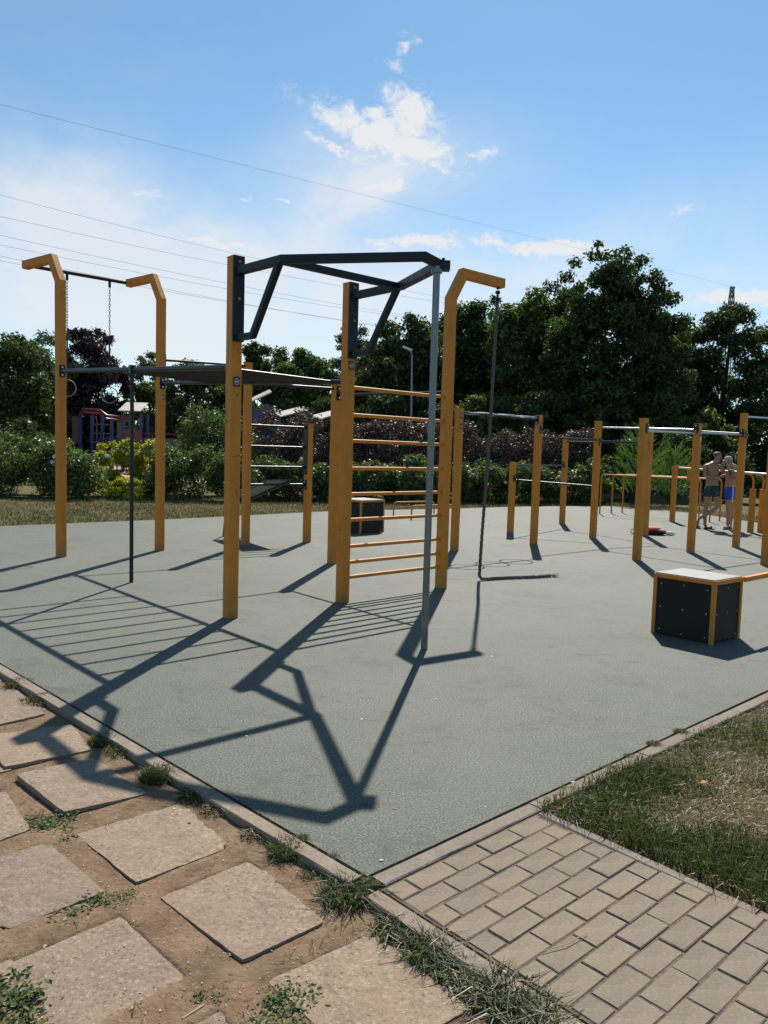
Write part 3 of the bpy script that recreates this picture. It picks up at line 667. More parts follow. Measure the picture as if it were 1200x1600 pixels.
for k, (x, y, r_, lab) in enumerate([(-0.75, 4.33, .008, 'white pebble on the court left of the big triangle shadow'), (-1.02, 3.02, .011, 'pale pebble in the soil left of the central slab'), (0.03, 3.02, .007, 'white pebble on the court close to its corner'), (-0.96, 3.33, .012, 'white shard of litter on the soil above the central slab'), (-0.62, 2.20, .009, 'dark pebble row stone on the bottom soil'), (1.0, 3.83, .008, 'white pebble at the right kerb')]):
    o = MB().ball((x, y, 0.003 if k in (0, 2, 5) else -0.048), r_, 1.3, 0.8, 0.5, 7, 4).build('pebble', 'white' if k != 4 else 'stone', smooth=True); tag(o, lab, 'pebble')
n = 420; qx = rng.uniform(0, 13, n)**1.0; qy = rng.uniform(0, 12, n)
dx_ = C0.x+eU.x*qx+eL.x*qy; dy_ = C0.y+eU.y*qx+eL.y*qy; sz = rng.uniform(0.003, 0.012, n)
ang_ = rng.uniform(0, 6.28, n); ca, sa = np.cos(ang_), np.sin(ang_)
base4 = np.array([[-1, 0, 0.1], [0, -.45, 0.2], [1, 0, 0.35], [0, .45, 0.15]])
Q = np.stack([np.stack([dx_+sz*(b_[0]*ca-b_[1]*sa), dy_+sz*(b_[0]*sa+b_[1]*ca), 0.002+sz*b_[2]], 1) for b_ in base4], 1)
tag(np_mesh('court_litter', Q, 4, None, mats=['twig', 'dead', 'stone', 'white'], midx=rng.choice(4, n, p=[.5, .2, .25, .05]), kind='stuff'), 'tiny dry leaf bits and grit scattered over the rubber court')
# crumbs of grit on soil & slabs: nobody could count it
n = 2600
s_ = rng.uniform(-1.6, 3.5, n); t_ = rng.uniform(0.12, 1.7, n)
gx = C0.x+eL.x*s_+pL.x*t_; gy = C0.y+eL.y*s_+pL.y*t_; gz = soil_z(gx, gy)+0.003
sz = rng.uniform(0.001, 0.003, n)*(1+1.2*(rng.uniform(0,1,n)>.97))
d3 = rng.normal(size=(n, 4, 3)); 
Q = np.stack([gx, gy, gz], 1)[:, None, :]+np.array([[-1, -1, 0], [1, -1, 0.6], [1, 1, 0], [-1, 1, 0.8]])[None]*sz[:, None, None]+d3*sz[:, None, None]*0.3
tag(np_mesh('grit', Q, 4, None, mats=['stone', 'soil', 'twig'], midx=rng.integers(0, 3, n), kind='stuff'), 'fine grit scattered on the bare soil')
n = 5500; s_ = rng.uniform(-1.6, 3.2, n); t_ = rng.uniform(0.1, 1.6, n)
kk = fbm2(s_*3, t_*3, 31) > 0.02; s_, t_ = s_[kk], t_[kk]
gx = C0.x+eL.x*s_+pL.x*t_; gy = C0.y+eL.y*s_+pL.y*t_
ok = np.ones(gx.shape, bool)
for c in SL: ok &= ~in_quad(c, gx, gy, 0.0)
gx, gy = gx[ok], gy[ok]
Q = blades(np.stack([gx, gy, soil_z(gx, gy)], 1), rng.uniform(0.01, 0.04, len(gx)), 0.0025, rng.uniform(1.2, 2.4, len(gx)), rng)
mi = (rng.uniform(0, 1, len(gx)) < 0.8).astype(int)
tag(np_mesh('dry_straw', Q, 4, None, mats=['grass', 'straw'], midx=np.concatenate([mi, mi]), kind='stuff'), 'loose straw and short blades on the soil between slabs')

# ================================================================== vegetation
def leafcloud(rg, centers, radii, per, size, up=0.35, flat=0.75, shell=0.55):
    """leaf quads in clumps"""
    outp = []
    for c, r in zip(centers, radii):
        n = int(per*(r/np.mean(radii))**2)+4
        d = rg.normal(size=(n, 3)); d /= np.linalg.norm(d, axis=1)[:, None]
        rad = r*(shell*0.5+(1-shell*0.5)*rg.uniform(0, 1, n)**0.6)*(0.8+0.55*rg.uniform(0, 1, n)**2)
        p = c+d*rad[:, None]*np.array([1, 1, flat])
        nrm = d*0.6+rg.normal(size=(n, 3))*0.75+np.array([0, 0, up]); nrm /= np.linalg.norm(nrm, axis=1)[:, None]
        t = np.cross(nrm, rg.normal(size=(n, 3))); t /= np.linalg.norm(t, axis=1)[:, None]; b = np.cross(nrm, t)
        s_ = (size*rg.uniform(0.55, 1.25, n))[:, None]
        outp.append(np.stack([p-t*s_, p+b*s_*0.55+nrm*s_*0.15, p+t*s_, p-b*s_*0.55+nrm*s_*0.15], 1))
    return np.concatenate(outp, 0)
def crown_centers(rg, cx, cy, z0, z1, rx, ry, n, rel=0.24, power=0.5, widest=0.45):
    C, R_ = [], []
    while len(C) < n:
        d = rg.normal(size=3); d /= np.linalg.norm(d); k = rg.uniform(0.25, 1)**power
        q = d*k
        zz = (q[2]+1)/2
        # egg: widest below the middle
        wd = 1.0-0.22*max(0, (zz-widest)/(1-widest))**2
        r = rel*min(rx, ry)*rg.uniform(0.65, 1.35)
        C.append((cx+q[0]*(rx-r*0.8)*wd, cy+q[1]*(ry-r*0.8)*wd, z0+r*0.5+zz*(z1-z0-r*1.25))); R_.append(r)
    return np.array(C), np.array(R_)
def trunk(mb, rg, x, y, h, r, top_z, spread, nl=6):
    pts = [(x, y, -0.2)]; px, py = x, y
    for i in range(1, 7):
        px += rg.uniform(-.12, .12); py += rg.uniform(-.12, .12); pts.append((px, py, h*i/6))
    mb.tube(pts, r, 8, scales=[1.25]+[1-0.6*i/6 for i in range(1, 7)])
    for k in range(nl):
        t = rg.uniform(0.3, 0.95); i = int(t*6); b = Vector(pts[i]); a = rg.uniform(0, 2*PI)
        e = b+Vector((math.cos(a)*spread*rg.uniform(.5, .9), math.sin(a)*spread*rg.uniform(.5, .9), (top_z-b.z)*rg.uniform(.3, .8)))
        m_ = (b+e)/2+Vector((rg.uniform(-.2, .2), rg.uniform(-.2, .2), -0.15*(e-b).length*0.3))
        mb.tube([b, m_, e], r*0.42, 6, scales=[1, 0.65, 0.25])
def tree(name, x, y, ztop, rx, z0, mat, ncl, per, size, seed, label, group='trees beyond the hedge', ry=None, rel=0.24, trunk_h=None, shell=0.5, cat='tree', widest=0.45, up=0.35):
    rg = np.random.default_rng(seed); t = thing(name, (x, y, -0.02), label, cat, group)
    rx = rx*1.15
    C, R_ = crown_centers(rg, x, y, z0, ztop, rx, (ry or rx)*1.1, int(ncl*2.1), rel*.92, 0.42, widest)
    # a few protruding sprays
    np_mesh('crown', leafcloud(rg, C, R_, int(per*1.35), size*0.68, shell=shell, up=up), 4, mat, t)
    mb = MB(); trunk(mb, rg, x, y, trunk_h or ztop*0.7, max(0.05, 0.018*ztop), ztop*0.9, rx*0.8, 7); mb.build('trunk', 'bark', t, True)
    return t
TREES = [
 (-21.3, 44, 8.3, 2.7, 0.6, 'leaf_dark', 48, 210, .17, 'round dark green tree at the left picture edge'),
 (-20.3, 47, 8.7, 1.9, 2.5, 'leaf_pale', 26, 110, .15, 'thin airy pale tree between the left edge tree and the copper beech'),
 (-19.1, 50, 9.4, 2.5, 0.3, 'leaf_copper', 64, 230, .17, 'dark purple copper beech behind the left bent post'),
 (-16.2, 53, 8.4, 1.7, 2.0, 'leaf_pale', 26, 120, .15, 'light green tree just right of the copper beech'),
 (-15.2, 51, 6.3, 2.0, 0.3, 'leaf_mid', 30, 200, .16, 'low bright green tree between the two bent posts behind the play tower'),
 (-11.7, 48, 7.3, 2.2, 0.4, 'leaf_dark', 44, 200, .17, 'dark flat topped tree right of the second bent post'),
 (-7.7, 46, 8.15, 1.7, 0.3, 'leaf_dark', 34, 210, .17, 'dark tree seen between the thick post and the truss brace'),
 (-4.8, 46, 8.1, 2.0, 0.3, 'leaf_mid', 44, 210, .17, 'green tree left of the truss post above the wall bars'),
 (-2.4, 50, 10.2, 1.7, 2.5, 'leaf_pale', 26, 120, .15, 'open airy tree with sky gaps right of the truss post'),
 (0.9, 46, 10.2, 2.9, 0.3, 'leaf_dark', 70, 220, .19, 'broad dark tree behind the silver pole'),
 (5.1, 48, 11.4, 2.6, 0.3, 'leaf_dark', 62, 210, .19, 'tall dark tree behind the arm of the rope post'),
 (8.2, 45, 11.5, 3.0, 0.3, 'leaf_mid', 74, 220, .18, 'tall sunlit green tree right of the climbing rope'),
 (12.0, 42, 12.6, 3.9, 0.3, 'leaf_dark', 120, 230, .18, 'largest and tallest tree, with a pointed ragged top'),
 (16.0, 46, 9.0, 2.0, 0.3, 'leaf_mid', 36, 200, .17, 'lower green tree in the notch right of the tallest tree'),
 (20.1, 47, 12.1, 2.5, 0.6, 'leaf_dark', 44, 190, .17, 'dark tree in front of the pylon near the right picture edge'),
 (21.8, 43, 10.1, 2.9, 0.5, 'leaf_dark', 44, 170, .16, 'dark tree cut by the right picture edge'),
 (26.0, 44, 10.5, 3.0, 0.8, 'leaf_mid', 44, 190, .18, 'tree standing just outside the right picture edge'),
 (2.9, 50, 9.9, 2.4, 0.3, 'leaf_mid', 44, 200, .19, 'green tree filling the gap behind the rope post'),
 (3.3, 53, 11.3, 3.0, 0.3, 'leaf_dark', 60, 210, .19, 'dark tree filling in between the rope post and the silver pole'),
 (6.9, 52, 12.2, 2.6, 0.3, 'leaf_dark', 54, 210, .19, 'dark tree behind the left flank of the sunlit tree'),
 (10.0, 47, 12.0, 2.6, 0.3, 'leaf_dark', 54, 210, .18, 'dark tree between the sunlit tree and the tallest one'),
 (-1.2, 53, 9.2, 2.4, 0.3, 'leaf_dark', 44, 200, .19, 'dark tree behind the open airy tree'),
 (17.0, 50, 9.6, 2.4, 0.3, 'leaf_dark', 44, 200, .18, 'dark tree behind the notch right of the tallest tree'),
 (18.2, 49, 11.2, 2.7, 0.4, 'leaf_mid', 40, 190, .17, 'mid green tree between the notch and the pylon tree'),
 (-6.9, 51, 8.9, 2.2, 0.3, 'leaf_dark', 36, 190, .17, 'dark tree behind the two trees between the thick and the truss post'),
 (-27.5, 46, 9.0, 3.2, 0.5, 'leaf_mid', 44, 190, .18, 'tree standing just outside the left picture edge'),
]
for k, (x, y, zt, r, z0, m_, nc, per, sz_, lab) in enumerate(TREES):
    tree('deciduous_tree', x, y, zt, r, z0, m_, nc, per, sz_, 100+k, lab, ry=min(r, 2.8), shell=0.45)
# ragged leader shoots of the tallest tree, as further crown clumps
big = [o for o in bpy.data.objects if o.get('label', '').startswith('largest and tallest')][0]
rg = np.random.default_rng(77)
Cx = np.array([(10.9, 42, 12.9), (10.7, 42, 12.3), (11.3, 42, 12.3), (9.7, 42, 11.9), (9.3, 42, 11.1), (13.3, 42, 12.1), (13.9, 42, 11.3), (14.9, 42, 10.2), (15.6, 42, 8.9), (15.7, 42, 7.5), (8.6, 42, 10.6), (12.2, 42, 12.4)])
np_mesh('leader_shoots', leafcloud(rg, Cx, np.array([.28, .45, .45, .4, .5, .5, .55, .6, .5, .6, .5, .6]), 170, .11), 4, 'leaf_dark', big)
# understory
US = [(-25, 40), (-21.5, 39), (-19, 40), (-9.5, 45), (-6.2, 43), (-3.0, 42), (-0.2, 41), (2.6, 41), (5.3, 40.5), (8.0, 39), (10.8, 38.5), (13.5, 38), (16.3, 40), (19.0, 44.5), (22.0, 46), (25.0, 45)]
for k, (x, y) in enumerate(US):
    hgt = [3.2, 3.4, 3.0, 4.0, 4.4, 4.6, 5.0, 5.2, 5.4, 5.4, 5.6, 5.0, 4.4, 2.6, 2.3, 2.4][k]
    lb = 'dark understory shrub %s' % ['at the far left under the edge tree', 'left of the copper beech, half hidden', 'below the airy pale tree on the left', 'behind the climbing tower roof', 'between the tilted play roofs', 'behind the barberry, left of the truss post', 'behind the wall bars top rung', 'behind the street lamp pole', 'behind the rope post shaft', 'under the sunlit green tree', 'under the tallest tree, left half', 'under the tallest tree, right half', 'behind the feathery bush', 'behind the two men', 'by the far right dark tree', 'outside the right picture edge'][k]
    tree('understory_shrub', x, y, hgt, 1.9, 0.0, 'leaf_dark' if k % 4 else 'leaf_mid', 26, 210, .16, 300+k, lb, 'dark shrubs under the trees', ry=1.4, rel=0.34, cat='shrub', shell=0.4)
# far woodland behind: one mass
rg = np.random.default_rng(9); cs = []; rs = []
for i in range(230):
    x = rg.uniform(-60, 62); 
    if -40 < x*0.9 < -8 and rg.uniform() < 0.3: pass
    hmax = 5.2 if x < -6 else (9 if x > -2 else 6.5)
    if 14 < x < 30: hmax = 5.0
    cs.append((x, rg.uniform(60, 68), rg.uniform(0.5, hmax))); rs.append(rg.uniform(1.3, 2.2))
tag(np_mesh('distant_woodland', leafcloud(rg, np.array(cs), np.array(rs), 150, .36, shell=0.2), 4, 'leaf_dark', kind='stuff'), 'far-off dark wood behind the park trees')

# hedge shrubs
def bush(name, x, y, h, rx, ry, mat, ncl, per, size, seed, label, group, cat='shrub', up=0.5, stem=True, z0=0.0, flowers=None):
    rg = np.random.default_rng(seed); t = thing(name, (x, y, -0.02), label, cat, group)
    C, R_ = crown_centers(rg, x, y, z0-0.15, h*1.06, rx*1.12, ry, int(ncl*1.3), 0.36, 0.6, 0.5)
    np_mesh('foliage', leafcloud(rg, C, R_, int(per*1.35), size*.95, shell=0.45, up=up), 4, mat, t)
    mb = MB()
    for k in range(4):
        a = rg.uniform(0, 2*PI); mb.tube([(x, y, -0.05), (x+math.cos(a)*rx*.3, y+math.sin(a)*ry*.3, h*.45), (x+math.cos(a)*rx*.55, y+math.sin(a)*ry*.5, h*.8)], 0.018, 5, scales=[1, .7, .3])
    mb.build('stem', 'bark', t, True)
    if flowers:
        fm, nf, fr = flowers
        for q in range(nf):
            a = rg.uniform(0.9*PI, 2.1*PI); p = (x+math.cos(a)*rx*rg.uniform(.4, .95), y-abs(math.sin(a))*ry*rg.uniform(.6, .95), h*rg.uniform(.5, .98))
            mbf = MB()
            for z in range(7):
                aa = 2*PI*z/7; mbf.ball((p[0]+math.cos(aa)*fr*.6, p[1]+math.sin(aa)*fr*.3, p[2]+math.sin(aa)*fr*.5), fr*.5, 1, 1, .8, 6, 4)
            mbf.ball(p, fr*.6, 1, 1, 1, 6, 4)
            mbf.build('flower_head', fm, t, True)
    return t
hk = 0
LB = [(-13.3, 23.3, 1.9, 1.3, 'rounded green shrub outside the left picture edge'), (-11.5, 23.2, 2.0, 1.15, 'rounded green shrub at the left picture edge'), (-9.9, 23.5, 1.85, 1.0, 'green shrub directly left of the first bent post'),
      (-9.0, 23.0, 1.45, 0.85, 'low green shrub with pale pink flowers right of the first bent post'), (-6.75, 24.0, 1.75, 0.8, 'green shrub behind the black pole beside the golden one'),
      (-5.7, 24.0, 1.75, 0.9, 'glossy green shrub right of the second bent post'), (-10.7, 24.4, 2.1, 1.1, 'green shrub filling the gap between the two rounded left shrubs'), (-12.4, 24.6, 2.1, 1.1, 'green shrub at the back of the left hedge'), (-4.6, 24.0, 1.6, 0.9, 'glossy green shrub behind the thick post')]
for k, (x, y, h_, r_, lab) in enumerate(LB):
    bush('green_shrub', x, y, h_, r_*1.1, 0.9, 'leaf_hedge', 26, 120, .055, 500+k, lab, 'green shrubs of the left hedge', flowers=('flower', 7, .07) if k == 3 else None)
bush('golden_shrub', -8.55, 24.9, 1.95, 1.0, 0.6, 'leaf_yellow', 34, 120, .06, 520, 'bright yellow green golden shrub in front of the play frame', 'golden shrubs')
bush('golden_shrub', -7.45, 24.8, 2.0, 0.8, 0.6, 'leaf_yellow', 26, 110, .055, 521, 'upright golden shrub touching the black pole in view', 'golden shrubs')
bush('golden_shrub', -7.75, 23.2, 0.85, 0.8, 0.45, 'leaf_yellow', 16, 90, .05, 522, 'low golden shrub at the foot of the left hedge', 'golden shrubs')
bush('tall_shrub', -6.3, 27.0, 3.2, 1.15, 1.0, 'leaf_hedge', 44, 80, .06, 523, 'tall loose green shrub between second bent post and thick post', 'tall loose shrubs')
bush('tall_shrub', -4.9, 27.4, 2.9, 1.0, 0.9, 'leaf_hedge', 36, 80, .06, 524, 'shorter loose green shrub half behind the thick post', 'tall loose shrubs')
GH = ['left of the low bar post', 'behind the low black bars', 'behind the tilted board', 'right of the low bar post', 'behind the wall bars, left part', 'behind the wall bars above the far box', 'behind the wall bars, right part', 'behind the silver pole', 'behind the climbing rope', 'between the rope and the shortest post', 'behind the shortest post', 'right of the shortest post', 'behind the post joining the low bars', 'behind the tall post pair', 'left of the feathery bush']
for k in range(15):
    x = -3.6+k*0.78; y = 24.9+max(0, x+1.5)*0.33
    bush('green_shrub', x, y, 1.55+0.18*math.sin(k*2.3), 0.68, 0.75, 'leaf_hedge', 20, 110, .055, 540+k, 'glossy green hedge shrub '+GH[k], 'green shrubs of the middle hedge', flowers=('flower_y', 2, .06) if k in (1, 4, 6, 8, 10, 12) else None)
PH = ['behind the low black bars', 'behind the low bar post', 'behind the wall bars, left part', 'behind the wall bars, middle', 'behind the silver pole', 'behind the bent rope post', 'behind the climbing rope', 'behind the ring bar', 'behind the ring bar right end', 'behind the middle posts', 'near the feathery bush']
for k in range(11):
    x = -3.9+k*1.15; y = 27.0+max(0, x+1.5)*0.33
    bush('barberry_shrub', x, y, 3.05-0.02*k+0.15*math.sin(k*1.9), 1.05, 0.9, 'leaf_purple', 32, 150, .05, 580+k, 'tall brownish purple barberry shrub '+PH[k], 'purple barberry hedge')
# feathery bush
def feather(x, y, h, rx, seed, label):
    rg = np.random.default_rng(seed); t = thing('feathery_bush', (x, y, 0), label, 'shrub', 'feathery light green bushes')
    Q = []; mb = MB()
    for k in range(260):
        a = rg.uniform(0, 2*PI); r0 = rx*rg.uniform(0, .8); b = np.array([x+math.cos(a)*r0*.6, y+math.sin(a)*r0*.5, rg.uniform(.15, .9)*h*(1-.45*(r0/rx))])
        d = np.array([math.cos(a)*.6, math.sin(a)*.5, rg.uniform(.4, 1.1)]); d /= np.linalg.norm(d); L_ = rg.uniform(.35, .7)
        n = 60; s_ = rg.uniform(0, 1, n); p = b+d*L_*s_[:, None]+np.array([0, 0, -.18])*(s_**2)[:, None]*L_
        o_ = rg.normal(size=(n, 3)); o_ /= np.linalg.norm(o_, axis=1)[:, None]; o_ = o_*.5+d*.8
        ln = rg.uniform(.05, .12, n)[:, None]*(1.1-s_[:, None]*.6); sd = np.cross(o_, rg.normal(size=(n, 3))); sd /= np.linalg.norm(sd, axis=1)[:, None]
        Q.append(np.stack([p, p+o_*ln*.5+sd*.006, p+o_*ln, p+o_*ln*.5-sd*.006], 1))
        if k % 9 == 0: mb.tube([(x, y, 0), tuple((np.array([x, y, 0])+b)/2), tuple(b)], .012, 4, scales=[1, .7, .4])
    np_mesh('foliage', np.concatenate(Q), 4, 'leaf_feather', t); mb.build('stem', 'bark', t)
feather(9.0, 27.7, 3.1, 1.35, 1, 'taller feathery light green bush left of the two men, left one')
feather(10.3, 27.9, 2.5, 1.25, 2, 'shorter feathery light green bush left of the two men, right one')
for k, (x, y, h_, r_, lab) in enumerate([(7.6, 29.2, 1.9, 1.0, 'green shrub left behind the feathery bushes'), (12.0, 31.5, 3.0, 1.3, 'dark shrub behind the two men'), (14.3, 31.5, 2.0, 1.2, 'dark low shrub right of the blue shorts man'), (16.8, 31.0, 1.9, 1.3, 'dark shrub at the right picture edge'), (19.2, 30.5, 2.2, 1.4, 'dark shrub outside the right picture edge'), (9.6, 30.5, 2.6, 1.3, 'dark shrub behind the feathery bushes')]):
    bush('dark_shrub', x, y, h_, r_, 1.0, 'leaf_dark', 26, 130, .08, 620+k, lab, 'dark shrubs beyond the right court edge', z0=0.1)

# ================================================================== LEFT RIG
ANG = math.radians(41.8)
U = Vector((math.cos(ANG), math.sin(ANG), 0)); Vv = Vector((U.y, -U.x, 0))
PW = 0.112
PB = dict(A=(-4.22, 10.11), B=(-3.19, 11.01), D=(-1.33, 6.76), E=(-0.39, 7.63), F=(0.66, 8.61), G=(-2.12, 11.88), H=(-0.67, 10.25), I=(-1.24, 12.52),
          J=(1.11, 12.0), K=(2.47, 15.06), L=(2.57, 13.2), M=(4.02, 17.45), N=(3.91, 14.43), O=(3.78, 11.48), O2=(5.14, 15.21), Q=(5.04, 12.65), R=(6.22, 13.62), S=(5.62, 11.33), P=(7.04, 18.91), T=(7.86, 16.58), W=(8.11, 16.65))
def pb(k, z=0): return m3(PB[k], z)
rig = thing('climbing_rig', pb('D'), 'large yellow and black climbing frame with monkey bars, wall bars, bent arms and triangular truss', 'climbing frame')
def post(root, k, zt, ref=U, lab=None, w=PW):
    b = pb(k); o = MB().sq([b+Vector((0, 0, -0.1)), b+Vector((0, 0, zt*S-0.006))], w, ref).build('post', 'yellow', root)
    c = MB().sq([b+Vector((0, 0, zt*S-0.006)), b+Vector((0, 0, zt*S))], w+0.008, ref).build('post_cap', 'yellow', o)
    if lab: o['label'] = lab
    return o
def clamp(po, k, z, d, mat='black', h=0.17):
    """bolted clamp plate on the post face facing direction d, with two bolt heads"""
    b = pb(k, z); d = Vector(d).normalized(); s_ = Vector((-d.y, d.x, 0))
    c = MB().box(b+d*(PW/2+0.006), d*0.007, s_*0.042, Vector((0, 0, h/2))).build('clamp_plate', mat, po)
    for q in (-1, 1):
        MB().tube([b+d*(PW/2+.013)+Vector((0, 0, q*h*.32)), b+d*(PW/2+.024)+Vector((0, 0, q*h*.32))], .014, 6).build('bolt', 'steel', po)
def sticker(po, k, z, d, s_=0.075, mark=True):
    b = pb(k, z); d = Vector(d).normalized(); t = Vector((-d.y, d.x, 0))
    MB().box(b+d*(PW/2+0.002), d*0.0015, t*s_/2, Vector((0, 0, s_*.62))).build('sticker', 'sticker', po)
    if mark:
        ring = [b+d*(PW/2+0.0045)+t*math.cos(a)*s_*.3+Vector((0, 0, math.sin(a)*s_*.36)) for a in [2*PI*i/12 for i in range(12)]]
        MB().tube(ring, .0035, 5, closed=True).build('sticker_print', 'stickw', po)
        MB().box(b+d*(PW/2+0.0045), d*.001, t*s_*.2, Vector((0, 0, .006))).build('sticker_print', 'stickw', po)
def bent_post(k, zb, zt, arm_dir, L_):
    b = pb(k); a = Vector((arm_dir[0], arm_dir[1], 0)).normalized(); side = Vector((-a.y, a.x, 0))
    pts = [b+Vector((0, 0, -0.1)), b+Vector((0, 0, zb*S)), b+a*0.17+Vector((0, 0, zt*S-PW/2)), b+a*L_+Vector((0, 0, zt*S-PW/2-0.035))]
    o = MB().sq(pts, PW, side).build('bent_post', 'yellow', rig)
    e = pts[-1]; MB().sq([e, e+a*0.006], PW+0.006, side).build('end_cap', 'yellow', o)
    return o, pts[-1], a
# shift post axes so the visible foot is where it is measured
pA, eA, dA = bent_post('A', 3.55, 3.90, (-0.60, 0.36), 0.78)
pB, eB, dB = bent_post('B', 3.52, 3.88, (-0.60, 0.36), 0.72)
pF, eF, dF = bent_post('F', 3.18, 3.52, (0.80, 0.50), 0.78)
pD = post(rig, 'D', 3.115, lab='thick nearest post with scratches and a round logo sticker'); pE = post(rig, 'E', 3.105)
pG = post(rig, 'G', 2.78); pH = post(rig, 'H', 2.36); pI = post(rig, 'I', 1.91)
# ladder
def rod(p, q, r, name, mat, parent=None, seg=10, lab=None):
    o = MB().tube([p, q], r, seg).build(name, mat, parent or rig, True)
    if lab: o['label'] = lab
    return o
zAD = (2.415, 2.185); zBE = (2.37, 2.165)
rA, rD_ = pb('A', zAD[0]), pb('D', zAD[1]); rB, rE = pb('B', zBE[0]), pb('E', zBE[1])
rod(rA, rD_, .029, 'ladder_rail', 'black'); rod(rB, rE, .029, 'ladder_rail', 'black')
LEN = (rE-rB).length
for k in range(9):
    t = 1-(0.27+0.31*k)*S/LEN
    rod(rA.lerp(rD_, t), rB.lerp(rE, t), .018, 'ladder_rung', 'black')
rod(pb('B', 2.69), pb('G', 2.735), .019, 'crossbar', 'black')
mid = rB.lerp(rE, 1-2.05*S/LEN)
rod(pb('H', 2.30), mid, .019, 'crossbar', 'black')
rod(pb('H', 2.22), pb('F', 2.17), .019, 'crossbar', 'black')
for z in (1.845, 1.525, 1.21, 0.935): rod(pb('G', z), pb('I', z), .020, 'crossbar', 'black')
for z in (2.115, 1.85, 1.595, 1.325, 1.07, .815, .55, .39, .24): rod(pb('E', z), pb('F', z), .021, 'wall_bar_rung', 'yellow')
bar = rod(eA+Vector((0, 0, 0)), eB, .027, 'crossbar', 'black')
# poles
bp = m3((-2.73, 8.37)); rod(bp, bp+Vector((0, 0, 2.33*S)), .024, 'climbing_pole', 'black', lab='thin black vertical pole')
MB().sq([bp+Vector((0, 0, 2.25*S)), bp+Vector((0, 0, 2.34*S))], .065, U).build('pole_joint', 'black', rig)
# clamps & stickers (faces: towards camera right = Vv, camera left = -U)
for po, k, z, d in [(pA, 'A', 2.41, Vv), (pB, 'B', 2.36, Vv), (pB, 'B', 2.69, U), (pI, 'I', .93, -U)]: clamp(po, k, z, d)
for po, k, z in [(pH, 'H', 2.24)]: clamp(po, k, z, Vv, h=.2)
sticker(pD, 'D', 2.06, Vv); sticker(pE, 'E', 2.32, Vv); sticker(pB, 'B', 2.17, Vv, .07)
for po, k, zs in [(pD, 'D', (2.32, 2.24, 2.15)), (pE, 'E', (2.27, 2.16)), (pF, 'F', (.25, 1.07)), (pE, 'E', (.24, .56, 1.07))]:
    for z in zs:
        b = pb(k, z)+Vector((0, 0, 0)); MB().tube([b+Vv*(PW/2-.001)+U*.02, b+Vv*(PW/2+.007)+U*.02], .013, 8).build('bolt', 'yellow', po)
def mark(po, k, z, off, d, w, h_, mat='sticker', rot=0.0):
    b = pb(k, z); d = Vector(d).normalized(); t = Vector((-d.y, d.x, 0)); rg_ = random.Random(int(z*999)); n_ = 9; vs = []
    for i in range(n_):
        a = 2*PI*i/n_; q = rg_.uniform(.6, 1.1); x_, y_ = math.cos(a)*w*q, math.sin(a)*h_*q
        vs.append(b+d*(PW/2+.0015)+t*(off+x_*math.cos(rot)-y_*math.sin(rot))+Vector((0, 0, x_*math.sin(rot)+y_*math.cos(rot))))
    MB().add(vs, [tuple(range(n_))]).build('paint_chip', mat, po)
for z, off, w, h_ in ((1.80, -.035, .012, .03), (1.72, -.03, .014, .02), (1.42, .0, .05, .003), (1.43, .03, .02, .004), (1.10, .02, .004, .05), (1.95, .01, .015, .006)): mark(pD, 'D', z, off, Vv if off > -.02 else -U, w, h_)
for z, off, w, h_, ro in ((1.62, .01, .003, .05, .2), (1.60, .02, .003, .03, -.5), (1.55, .0, .003, .035, .9), (1.50, .015, .003, .04, -.2), (1.45, -.005, .003, .03, .5), (1.40, .01, .003, .035, 0), (.72, .0, .010, .014, 0)): mark(pE, 'E', z, off, -U, w, h_, 'dead' if z > 1 else 'sticker', ro)
# black backing channels
for po, k, z0, z1 in [(pD, 'D', 2.40, 3.115), (pE, 'E', 2.385, 3.105)]:
    b = pb(k); c = b+Vv*(PW/2+.012)
    o = MB().box(c+Vector((0, 0, (z0+z1)/2*S)), Vv*.011, U*.058, Vector((0, 0, (z1-z0)/2*S))).build('mounting_plate', 'frame', rig)
    for z in (z0+.04, (z0+z1)/2, z1-.05):
        MB().tube([c+Vv*.010+Vector((0, 0, z*S)), c+Vv*.022+Vector((0, 0, z*S))], .014, 8).build('bolt', 'yellow', o)
b = pb('I'); MB().box(b-U*(PW/2+.012)+Vector((0, 0, 1.50*S)), U*.011, Vv*.05, Vector((0, 0, .40*S))).build('mounting_plate', 'black', rig)
# truss: two bent arms, cross tube, braces, silver pole
zt = 2.975
apex = m3((0.355, 5.90), zt-.085)
P1 = m3((-0.85, 6.21), zt); P2 = m3((0.09, 7.055), zt)
TW = .072
def sqt(pts, name='truss_tube', w=TW, par=None): return MB().sq(pts, w, None).build(name, 'frame', par or rig)
sD = pb('D', 2.99)+Vv*.075*1; sE = pb('E', 2.98)+Vv*.075
sqt([sD, P1, m3((0.24, 5.79), zt-.05), apex+Vector((.04, .03, 0))]); sqt([sE, P2, apex+Vector((0.0, .0, 0))])
MB().sq([P1+Vector((.02, .02, -.01)), P2+Vector((-.02, -.02, -.01))], TW*.85, None).build('truss_tube', 'frame', rig)
for s0, Pp, k in ((sD, P1, 'D'), (sE, P2, 'E')):
    lo = pb(k, 2.43)+Vv*.075; lo2 = pb(k, 2.43)+Vv*.33
    top_ = s0.lerp(Pp, .93)+Vector((0, 0, -.02))
    MB().sq([lo, lo2, top_], TW*.8, None).build('truss_brace', 'frame', rig)
pole = m3((0.338, 5.86))
rod(pole, pole+Vector((0, 0, (zt-.10)*S)), .029, 'fire_pole', 'galv', seg=16, lab='silver galvanised vertical pole')
MB().tube([pole+Vector((0, 0, (zt-.15)*S)), pole+Vector((0, 0, (zt-.125)*S))], .045, 14).build('pole_flange', 'galv', rig, True)
pt_ = MB()
